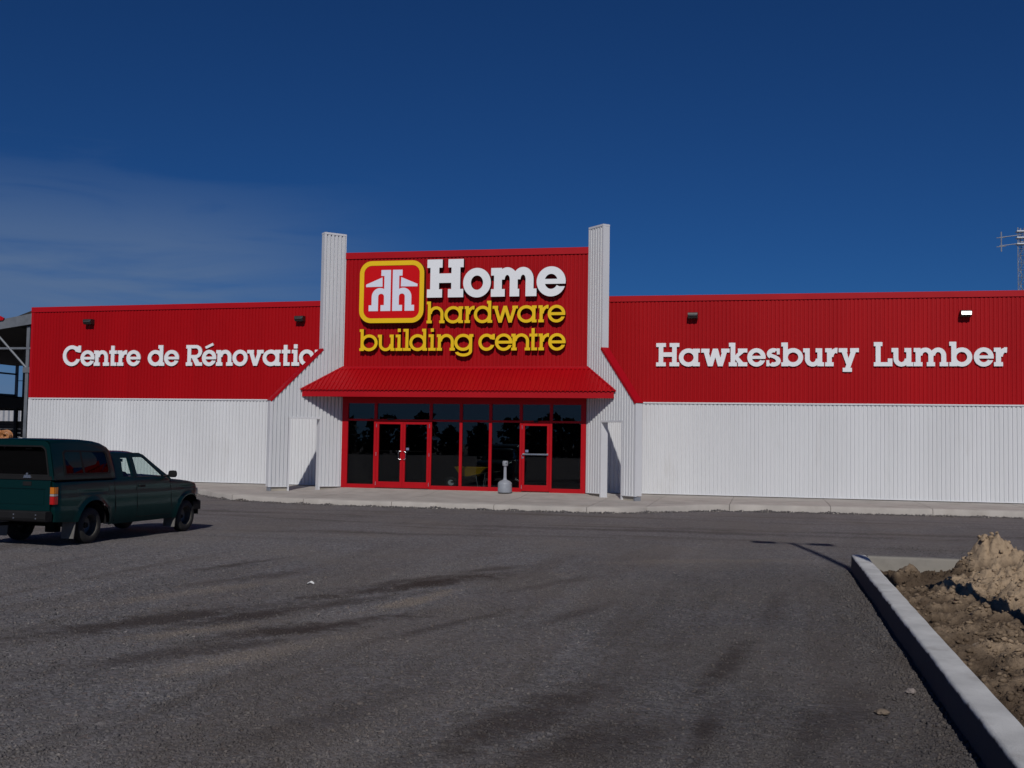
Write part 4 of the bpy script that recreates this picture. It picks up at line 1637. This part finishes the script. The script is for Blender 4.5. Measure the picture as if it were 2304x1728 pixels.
# tailgate
mb = MB()
Tg = lambda p: Vector((-.992 - p[2], CY + p[0], p[1]))
go = .735
extrude(mb, [[(-go, .60), (go, .60), (go, 1.125), (-go, 1.125)]], [[(-go + .09, .69), (go - .09, .69), (go - .09, .985), (-go + .09, .985)]], 0, .030, Tg)
extrude(mb, [[(-go + .089, .689), (go - .089, .689), (go - .089, .986), (-go + .089, .986)]], [], 0, .012, Tg)
extrude(mb, [[(-go + .13, .72), (go - .13, .72), (go - .13, .955), (-go + .13, .955)]], [], .0125, .019, Tg)
tg = mb.build('tailgate', PAINT, tk, bevel=.006)
mb = MB()
extrude(mb, [[(-.36, 1.035), (-.19, 1.035), (-.19, 1.105), (-.36, 1.105)]], [], .028, .040, Tg)
mb.build('tailgate_handle', BLKPL, tg, bevel=.005)
# rear corner posts and lights
for sg in (-1, 1):
    y0, y1 = (CY + sg * .745, CY + sg * .835)
    ya, yb_ = min(y0, y1), max(y0, y1)
    mb = MB()
    z_ = [.725, .865, .905, 1.02]
    mb.box((-1.030, ya, .725), (-.93, yb_, 1.02))
    tl = mb.build('tail_light', BLKPL, tk)
    for (za, zb__, m_, nm) in ((.728, .862, TLRED, 'red_lens'), (.866, .902, TLWHT, 'clear_lens'), (.906, 1.018, TLAMB, 'amber_lens')):
        mb = MB()
        mb.box((-1.042, ya + .004, za), (-1.026, yb_ + .002 * sg - .002, zb__))
        mb.box((-1.030, (yb_ - .002 if sg > 0 else ya - .008), za), (-.95, (yb_ + .008 if sg > 0 else ya + .002), zb__))
        mb.build(nm, m_, tl, bevel=.005)
# bumpers
mb = MB()
prof = [(-1.19, .46), (-1.205, .50), (-1.20, .595), (-1.185, .615), (-1.06, .618), (-1.03, .60), (-1.03, .46), (-1.06, .44), (-1.17, .44)]
extrude(mb, [prof], [], -.80, .80, lambda p: Vector((p[0], CY + p[2], p[1])))
rb = mb.build('rear_bumper', BLKPL, tk, bevel=.012)
mb = MB()
for yy in (-.62, -.18, .18, .62):
    for zz in (.50, .56):
        mb.tube([(-1.19, CY + yy, zz), (-1.214, CY + yy, zz)], .014, 8)
mb.each('bolt', CHROME, rb)
mb = MB()
prof = [(3.45, .40), (3.58, .42), (3.62, .48), (3.62, .58), (3.58, .62), (3.45, .62)]
extrude(mb, [prof], [], -.78, .78, lambda p: Vector((p[0] - .10 * (abs(p[2]) / .78) ** 3, CY + p[2], p[1])))
for sg in (-1, 1):
    mb.box((3.22, CY + sg * .775 - .03, .42), (3.50, CY + sg * .775 + .015, .60))
mb.build('front_bumper', BLKPL, tk, bevel=.015)
mb = MB()
for sg in (-1, 1):
    mb.box((3.30, CY + sg * .60 - .11, .72), (3.527, CY + sg * .66 + .12, .86))
mb.each('headlight', TLWHT, tk, bevel=.01)

# ---------------------------------------------------------------- kerbed island with the soil heap
mb = MB()
KX0, KX1, KYB = 11.075, 11.300, -17.05
KZ = 0.0
rk = random.Random(3)


KERB = CURB.copy()
KERB.name = 'kerb concrete'
kt_ = KERB.node_tree
kp = kt_.nodes['Principled BSDF']
ktc = N(kt_, 'ShaderNodeTexCoord')
ks = N(kt_, 'ShaderNodeSeparateXYZ')
kt_.links.new(ktc.outputs['Object'], ks.inputs[0])
kn = N(kt_, 'ShaderNodeTexNoise', i_Scale=4.0, i_Detail=6.0, i_Roughness=0.65)
kt_.links.new(ktc.outputs['Object'], kn.inputs['Vector'])
kz = math_node(kt_, 'ADD', ks.outputs[2], math_node(kt_, 'MULTIPLY', math_node(kt_, 'SUBTRACT', kn.outputs[0], .5), .07))
kf = math_node(kt_, 'MULTIPLY', smooth(kt_, kz, KZ - .012, KZ - .034), smooth(kt_, ks.outputs[0], KX0 + .030, KX0 + .020))
old = kp.inputs['Base Color'].links[0].from_socket
kt_.links.new(mixc(kt_, math_node(kt_, 'MULTIPLY', kf, .93), old, (0.035, 0.033, 0.036)), kp.inputs['Base Color'])


def kerb_sec(y, corner=0.0):
    w = .008 * noise.noise(Vector((0.3, y * 2.2, 5.0)))
    w2 = .008 * noise.noise(Vector((7.3, y * 2.0, 5.0)))
    zt = KZ + .006 * noise.noise(Vector((2.3, y * 1.3, 1.0)))
    return [(KX0 - .012 + w, y, LOT - .15), (KX0 + w, y, zt - .022), (KX0 + .010 + w, y, zt - .006), (KX0 + .028 + w, y, zt),
            (KX1 - .028 + w2, y, zt), (KX1 - .008 + w2, y, zt - .008), (KX1 + w2, y, zt - .03), (KX1 + .01 + w2, y, LOT - .25)]


rows = [kerb_sec(-36.0 + .06 * k) for k in range(int((36 - 17.05) / .06) + 1)]
mb.grid(rows, 0, True)
mb.face(rows[-1])
mb.face(rows[0])
kb = mb.build('kerb', KERB, sharp=40)
tag(kb, 'long raised concrete kerb running from the corner towards the viewer beside the soil', 'kerb', 'concrete kerbs around the island')
mb = MB()
rows = []
for k in range(130):
    x = KX1 + .004 + k * .06
    w = .007 * noise.noise(Vector((x * 2.2, .7, 5.0)))
    zt = KZ - .004 + .005 * noise.noise(Vector((x * 1.3, 4.0, 1.0)))
    y1 = KYB - .002
    y0 = y1 - .20
    rows.append([(x, y1 + .01 + w, LOT - .15), (x, y1 + w, zt - .022), (x, y1 - .010 + w, zt - .006), (x, y1 - .028 + w, zt), (x, y0 + .028, zt), (x, y0 + .008, zt - .008), (x, y0, zt - .03), (x, y0 - .01, LOT - .25)])
mb.grid(rows, 0, True)
mb.face(rows[0])
tag(mb.build('kerb', mat('soil stained concrete', (0.255, 0.24, 0.215), .9, spec=.2, var=.2, vscale=2.0, bump=.4, bscale=70, dirt=((.16, .13, .10), 2.0, .5, .5)), sharp=60), 'short concrete kerb crossing behind the soil heap, far side of the island', 'kerb', 'concrete kerbs around the island')

SOIL = bpy.data.materials.new('dug soil')
SOIL.use_nodes = True
t = SOIL.node_tree
p = t.nodes['Principled BSDF']
p.inputs['Roughness'].default_value = 1.0
p.inputs['Specular IOR Level'].default_value = 0.1
tc = N(t, 'ShaderNodeTexCoord')
sp = N(t, 'ShaderNodeSeparateXYZ')
t.links.new(tc.outputs['Object'], sp.inputs[0])


def nz(scale, detail=6.0, rough=.65):
    n = N(t, 'ShaderNodeTexNoise', i_Scale=scale, i_Detail=detail, i_Roughness=rough)
    t.links.new(tc.outputs['Object'], n.inputs['Vector'])
    return n.outputs[0]


dry = smooth(t, math_node(t, 'ADD', math_node(t, 'MULTIPLY', sp.outputs[2], 2.1), math_node(t, 'MULTIPLY', math_node(t, 'SUBTRACT', nz(1.7), .5), 1.3)), -.30, .34)
bx = math_node(t, 'MULTIPLY', math_node(t, 'SUBTRACT', sp.outputs[0], 13.0), 1 / .85)
by = math_node(t, 'MULTIPLY', math_node(t, 'ADD', sp.outputs[1], 21.9), 1 / 1.5)
br_ = math_node(t, 'ADD', math_node(t, 'SQRT', math_node(t, 'ADD', math_node(t, 'MULTIPLY', bx, bx), math_node(t, 'MULTIPLY', by, by))), math_node(t, 'MULTIPLY', math_node(t, 'SUBTRACT', nz(2.2), .5), 1.2))
dry = math_node(t, 'MAXIMUM', dry, math_node(t, 'MULTIPLY', smooth(t, br_, 1.15, .55), .85))
c = mixc(t, dry, (0.105, 0.075, 0.052), (0.42, 0.315, 0.215))
c = mixc(t, math_node(t, 'MULTIPLY', smooth(t, nz(14.0), .45, .75), .45), c, (0.075, 0.055, 0.04))
c = mixc(t, math_node(t, 'MULTIPLY', smooth(t, nz(45.0), .60, .8), .5), c, (0.36, 0.30, 0.24))
t.links.new(c, p.inputs['Base Color'])
b = N(t, 'ShaderNodeBump', i_Strength=0.8, i_Distance=0.03)
t.links.new(nz(38.0, 5, .7), b.inputs['Height'])
t.links.new(b.outputs[0], p.inputs['Normal'])


def soil_z(x, y):
    g = lambda cx, cy, rx, ry: math.exp(-(((x - cx) / rx) ** 2 + ((y - cy) / ry) ** 2))
    z = -.245 + .03 * (x - 11.3)
    lowb = min(1, max(0, (y + 19.2) / -2.2))       # towards the viewer the fill comes up to the kerb
    z += .16 * lowb
    z += .45 * g(12.88, -18.0, .26, .30) + .30 * g(13.25, -18.15, .42, .34) + .30 * g(14.2, -18.5, .9, .45) + .10 * g(12.52, -18.0, .18, .25)
    crest = min(.75, max(0, .26 + .34 * (x - 12.3)))           # the nearer bank climbs to the right
    dyc = y + 20.75
    z += crest * math.exp(-(dyc / (.55 if dyc > 0 else 1.75)) ** 2)
    z -= .06 * g(13.1, -19.3, 1.0, .36)
    z += .16 * g(11.75, -18.55, .26, .30)
    rough = .05 + .10 * min(1, max(0, z + .25) * 1.6)
    v = Vector((x * 1.5, y * 1.5, 2.0))
    z += rough * 1.2 * noise.fractal(v * 1.3, .75, 2.1, 6)
    cl_ = .035 + .05 * (g(12.9, -18.1, .6, .5) + .8 * g(13.0, -20.3, 1.2, .6))
    # clods: billowy lumps
    z += (rough * .6 + cl_) * 1.1 * (abs(noise.noise(v * 3.3)) + .6 * abs(noise.noise(v * 7.0 + Vector((3, 1, 0)))) + .35 * abs(noise.noise(v * 15.0)) + .2 * abs(noise.noise(v * 29.0)) - .42)
    z = max(z, LOT + .012)
    return z


mb = MB()
xs2 = [KX1 - .03 + .020 * k for k in range(150)] + [KX1 + 2.98 + .04 * k for k in range(32)] + [15.6, 16.2, 17, 18.5]
ys2 = [-36, -34, -32, -30.5] + [-29.5 + .04 * k for k in range(180)] + [-22.3 + .022 * k for k in range(240)]
ys2 = [y for y in ys2 if y < KYB - .19] + [KYB - .19]
rows = [[(x, y, min(soil_z(x, y), KZ - .03 + max(0, (x - KX1 - .02)) * 3) if x < 11.45 else soil_z(x, y)) for x in xs2] for y in ys2]
mb.grid(rows, 0, True)
o = mb.build('soil_heap', SOIL, merge=False, sharp=80)
tag(o, 'rough heap of brown and tan dug soil filling the kerbed island on the right', 'soil heap')


def clod(name, loc, s, m, seed, squash=.7, parent=None):
    bm = bmesh.new()
    bmesh.ops.create_icosphere(bm, subdivisions=3, radius=1)
    for v in bm.verts:
        n_ = v.co.normalized()
        k = 1 + .35 * noise.noise(n_ * 1.3 + Vector((seed, 0, 0))) + .16 * noise.noise(n_ * 3.1 + Vector((0, seed, 0)))
        v.co = Vector((n_.x * k, n_.y * k, n_.z * k * squash)) * s
    me = bpy.data.meshes.new(name)
    bm.to_mesh(me)
    bm.free()
    me.materials.append(m)
    ob = bpy.data.objects.new(name, me)
    COL.objects.link(ob)
    ob.location = loc
    return ob


TANROCK = mat('tan rock', (0.33, 0.26, 0.19), 0.95, spec=.1, var=.25, vscale=6, bump=.5, bscale=40)
PALEROCK = mat('pale stone', (0.23, 0.20, 0.19), 0.9, spec=.15, var=.25, vscale=20, bump=.4, bscale=90)
tag(clod('rock', (11.58, -24.75, soil_z(11.58, -24.75) + .03), .085, TANROCK, 2.0, .8), 'tan lump of dry clay lying in the soil right of the near kerb', 'rock')
tag(clod('stone', (10.885, -25.88, LOT + .022), .036, PALEROCK, 5.0, .65), 'small pale stone on the gravel close beside the kerb', 'stone', 'loose stones on the gravel')
tag(clod('stone', (10.60, -26.63, LOT + .018), .046, mat('brown stone', (0.17, 0.135, 0.105), .95, spec=.1, var=.25, vscale=12), 8.0, .4), 'flat brownish stone on the gravel, nearer than the pale one', 'stone', 'loose stones on the gravel')
tag(clod('brick_fragment', (11.10 - .22, -28.6, LOT + .012), .022, mat('brick chip', (0.22, 0.07, 0.05), .9, var=.2), 3.0, .5), 'tiny reddish brick chip on the gravel by the kerb', 'stone')
mb = MB()
rows = [[(-.05, -.03, .004), (0, -.035, .03), (.05, -.02, .006)], [(-.045, 0, .02), (.005, .0, .048), (.042, .01, .024)], [(-.04, .03, .006), (.01, .035, .022), (.045, .03, .004)]]
mb.grid(rows, 0, True)
sc_ = mb.build('paper_scrap', mat('white paper', (0.75, 0.75, 0.74), .8), loc=(3.99, -21.39, gz(3.99, -21.39)))
tag(sc_, 'small crumpled white scrap of paper alone on the gravel left of centre', 'litter')
# clods of earth strewn over the island
rc = random.Random(5)
pts, sizes = [], []
while len(pts) < 9000:
    x = 11.33 + abs(rc.gauss(0, 1.1))
    y = rc.uniform(-29.0, -17.3)
    if x > 15:
        continue
    s_ = .006 + .026 * rc.random() ** 4
    hot = math.exp(-((x - 12.9) / .5) ** 2 - ((y + 18.0) / .45) ** 2) + math.exp(-((x - 12.6) / 1.0) ** 2 - ((y + 19.7) / .5) ** 2)
    if rc.random() < hot * .8:
        s_ = .010 + .034 * rc.random() ** 2
    z = soil_z(x, y)
    if x < 11.45:
        z = min(z, KZ - .03)
    pts.append((x, y, z + s_ * .25))
    sizes.append(s_)
tag(scatter('soil_clods', pts, sizes, SOIL, 6, (.5, .9), .42), kind='stuff')

# ---------------------------------------------------------------- lamp post in the island, just outside the frame; its shadow falls on the lot
lp = thing('street_lamp', 'tall two headed lamp post standing in the island beyond the right edge of the photo', 'street lamp', (12.48, -24.3, -.2))
mb = MB()
mb.tube([(0, 0, -.3), (0, 0, 9.05)], [.085, .065], 14)
mb.build('pole', GALV, lp)
mb = MB()
mb.tube([(-.55, 0, 9.0), (.55, 0, 9.0)], .035, 8)
mb.build('cross_arm', GALV, lp)
for sg in (-1, 1):
    mb = MB()
    mb.box((sg * .55 - .22, -.16, 8.92), (sg * .55 + .22, .16, 9.08))
    mb.build('lamp_head', DARKBR, lp, bevel=.02)
mb = MB()
mb.lathe([(.0, .0), (.28, .0), (.28, .55), (.26, .58), (.0, .58)], n=24)
mb.build('footing', CURB, lp)

# ---------------------------------------------------------------- yard beyond the left end of the store
shed = thing('lumber_shed', 'open steel lumber shed with a braced roof beside the left end of the store', 'shed', (-24, 3, 0))
SHEDST = mat('shed steel', (0.15, 0.165, 0.19), .6, metal=.2, var=.15, vscale=3)
TS = frame((24, -3, 0), (1, 0, 0), (0, 1, 0), (0, 0, 1))


def sh(mbx, lo, hi):
    mbx.box(lo, hi, 0, TS)


mb = MB()
# the roof rises towards the store
def roofq(x):
    return 6.48 + .17 * (x + 18.4)


XA, XB, YA, YB = -36.0, -18.42, 3.0, 25.0
for z0, m0 in ((0, 0),):
    c = [(XA, YA, roofq(XA) + 0.0), (XB, YA, roofq(XB)), (XB, YB, roofq(XB)), (XA, YB, roofq(XA))]
mb = MB()
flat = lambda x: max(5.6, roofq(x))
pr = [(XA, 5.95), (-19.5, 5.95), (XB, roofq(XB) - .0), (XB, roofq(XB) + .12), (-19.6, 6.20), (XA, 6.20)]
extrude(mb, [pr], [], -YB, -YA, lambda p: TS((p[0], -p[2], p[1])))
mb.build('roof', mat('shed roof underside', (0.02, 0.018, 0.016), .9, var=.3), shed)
mb = MB()
extrude(mb, [[(XA, 5.60), (-20.4, 5.75), (XB, 6.02), (XB, 6.44), (-20.4, 6.12), (XA, 5.95)]], [], -2.98, -2.90, lambda p: TS((p[0], -p[2], p[1])))
mb.build('roof_beam', SHEDST, shed)
mb = MB()
extrude(mb, [[(-22, 6.0), (-19.72, 6.17), (-19.66, 6.26), (-19.9, 6.36), (-22, 6.3)]], [], -2.89, -2.84, lambda p: TS((p[0], -p[2], p[1])))
mb.build('roof_edge', REDTRIM, shed)
mb = MB()
for x in (-18.68, -27.0, -35.6):
    for y in (3.1, 14, 24.7):
        mb.box((x - .07, y - .07, LOT - .1), (x + .07, y + .07, 5.94), 0, TS)
mb.each('post', SHEDST, shed)
mb = MB()
mb.box((-35.6, 3.02, 5.03), (-18.5, 3.08, 5.11), 0, TS)
mb.tube([TS((-20.49, 3.05, 6.0)), TS((-18.62, 3.05, 4.20))], .045, 6)
mb.box((-18.85, 3.0, 4.10), (-18.5, 3.1, 4.32), 0, TS)
mb.build('brace', SHEDST, shed)
mb = MB()
for z in (5.35, 4.05):
    mb.box((-35.7, 3.1, z), (-35.6, 24.7, z + .10), 0, TS)
mb.tube([TS((-35.6, 24.7, 5.0)), TS((-18.4, 24.7, 5.0))], .02, 5)
mb.each('girt', DARKBR, shed)

rack = thing('lumber_rack', 'dark steel rack with a low tin cover behind the shed posts', 'rack', (-27, 12, LOT))
mb = MB()
mb.box((-6.0, -1.0, 3.15), (5.6, 3.0, 3.62))
for k in range(24):
    x = -6.0 + k * .48
    mb.box((x, -1.02, 3.55 + .03 * (k % 3)), (x + .5, .3, 3.66 + .05 * ((k * 7) % 4)))
mb.build('cover', mat('dark tin cover', (0.012, 0.010, 0.010), .8, var=.3), rack)
mb = MB()
for x in (-5.6, -1.9, 1.75, 5.2):
    mb.box((x - .06, -.9, 0), (x + .06, -.78, 3.16))
mb.each('post', BLACK, rack)
st = thing('lumber_stack', 'dark weathered stack of boards on the rack at the left edge', 'lumber stack', (-27, 12, LOT))
mb = MB()
rl = random.Random(9)
for lay in range(13):
    for k in range(5):
        x0 = -5.4 + rl.uniform(-.15, .15)
        mb.box((x0, -.72 + k * .4, .1 + lay * .19), (x0 + 10.2 + rl.uniform(-.4, .4), -.36 + k * .4, .27 + lay * .19))
mb.build('boards', WOOD, st)
far = thing('warehouse', 'low pale warehouse far behind the lumber rack', 'building', (-55, 62, LOT))
mb = MB()
corrugated(mb, [(-16, 18, 0, 0, 5.2, 5.2)], frame((0, 0, 0), (1, 0, 0), (0, 0, 1), (0, -1, 0)), .6, .06)
mb.build('wall', mat('pale siding', (0.42, 0.42, 0.44), .6, var=.1), far)
mb = MB()
mb.box((-16, .02, 0), (18, 14, 5.15))
mb.box((-16.3, -.3, 5.2), (18.3, 14.3, 5.45))
mb.build('roof', GALV, far)

# stacked pallets with coils of pipe, mostly hidden by the truck
pal = thing('pallet_stack', 'stack of timber pallets behind the topper of the truck', 'pallets', (-18.85, 2.35, LOT))
mb = MB()
for k in range(11):
    for j in range(6):
        mb.box((-1.1, -1.2 + j * .22, .117 + k * .148), (1.2, -1.05 + j * .22, .148 + k * .148))
    for x in (-1.1, .0, 1.1):
        mb.box((x, -1.2, k * .148), (x + .1, .05, .116 + k * .148))
mb.build('boards', WOOD, pal)


def coil(loc, R0, lab):
    r = thing('pipe_coil', lab, 'pipe coil', loc, 0, 'coils of pipe on the pallets')
    mb = MB()
    for ring_ in range(3):
        for lay in range(3):
            path = []
            for k in range(37):
                a = 2 * pi * k / 36
                rr = R0 - .055 * ring_ + .012 * sin(3 * a + lay)
                path.append((rr * cos(a), -.16 + .085 * lay + .02 * sin(2 * a + ring_), R0 + .02 + rr * sin(a)))
            mb.tube(path, .030, 8, caps=False)
    mb.build('pipe', PIPE, r)


coil((-18.50, 1.80, LOT + 1.63), .20, 'orange brown coil of pipe standing on the pallets, right one of two')
coil((-18.98, 1.85, LOT + 1.63), .21, 'orange brown coil of pipe on the pallets, cut by the left photo edge')
bag = clod('bag', (-17.93, 1.8, LOT + 1.71), .16, LETW, 4.0, .5)
tag(bag, 'small white bag lying on the pallets beside the orange coil', 'bag')

# ---------------------------------------------------------------- radio mast behind the right wing
mast = thing('radio_mast', 'slim grey lattice radio mast with side antennas rising behind the right roof', 'radio mast', (23.42, 30, LOT))
MH = 14.2
mb = MB()
tri = [(.19 * cos(a), .19 * sin(a)) for a in (radians(200), radians(320), radians(80))]
for (x, y) in tri:
    mb.tube([(x, y, 0), (x, y, MH)], .022, 6)
mb.build('leg', GALV, mast)
mb = MB()
nseg = 36
for k in range(nseg):
    z0, z1 = MH * k / nseg, MH * (k + 1) / nseg
    for a in range(3):
        A_, B_ = tri[a], tri[(a + 1) % 3]
        if k % 2:
            A_, B_ = B_, A_
        mb.tube([(A_[0], A_[1], z0), (B_[0], B_[1], z1)], .014, 4, caps=False)
        mb.tube([(A_[0], A_[1], z0), (B_[0], B_[1], z0)], .010, 4, caps=False)
mb.build('bracing', GALV, mast)
mb = MB()
for z in (13.25, 13.72):
    mb.tube([(0, 0, z + .08), (-1.15, -.2, z - .08)], .028, 5)
mb.tube([(-1.05, -.2, 12.85), (-1.05, -.2, 13.95)], .035, 6)
mb.tube([(-1.32, -.3, 13.10), (-.80, -.1, 13.16)], .022, 5)
mb.tube([(-1.32, -.3, 13.60), (-.80, -.1, 13.66)], .022, 5)
mb.build('antenna', GALV, mast)
mb = MB()
mb.tube([(.0, 0, 13.4), (1.3, .1, 13.65)], .028, 5)
mb.box((.32, -.15, 13.2), (.44, .1, 14.2))
mb.box((1.0, -.15, 13.35), (1.1, .1, 14.5))
for z in (13.25, 13.6, 13.95):
    mb.box((-.24, -.22, z), (.26, .24, z + .06))
mb.build('antenna', LETWB, mast)

# ---------------------------------------------------------------- wood across the road behind the viewer: it shows as a reflection in the glass
LEAF = mat('far foliage', (0.016, 0.024, 0.013), .9, var=.4, vscale=.4)
mb = MB()
rt_ = random.Random(21)
for k in range(95):
    x = -110 + k * 2.5 + rt_.uniform(-1, 1)
    y = -118 + rt_.uniform(-6, 6)
    h = rt_.uniform(3.6, 6.0) * (1.4 if rt_.random() < .2 else 1)
    mb.tube([(x, y, LOT), (x + rt_.uniform(-.3, .3), y, LOT + h * .8)], [.12, .04], 5, caps=False)
    for q in range(230):
        f = rt_.random() ** 1.1
        z = LOT + h * (.02 + .98 * f)
        rad = h * .42 * sqrt(max(.02, 1 - (f - .25) ** 2 / .60))
        a = rt_.uniform(0, 2 * pi)
        r_ = rad * sqrt(rt_.random())
        c = Vector((x + r_ * cos(a), y + r_ * sin(a), z))
        s = rt_.uniform(.3, .75)
        u = Vector((rt_.uniform(-1, 1), rt_.uniform(-1, 1), rt_.uniform(-1, 1))).normalized() * s
        v = u.cross(Vector((rt_.uniform(-1, 1), rt_.uniform(-1, 1), rt_.uniform(-1, 1)))).normalized() * s
        mb.face([c - u, c + v * .6, c + u, c - v * .6])
tag(mb.build('tree_line', LEAF, merge=False), kind='stuff')
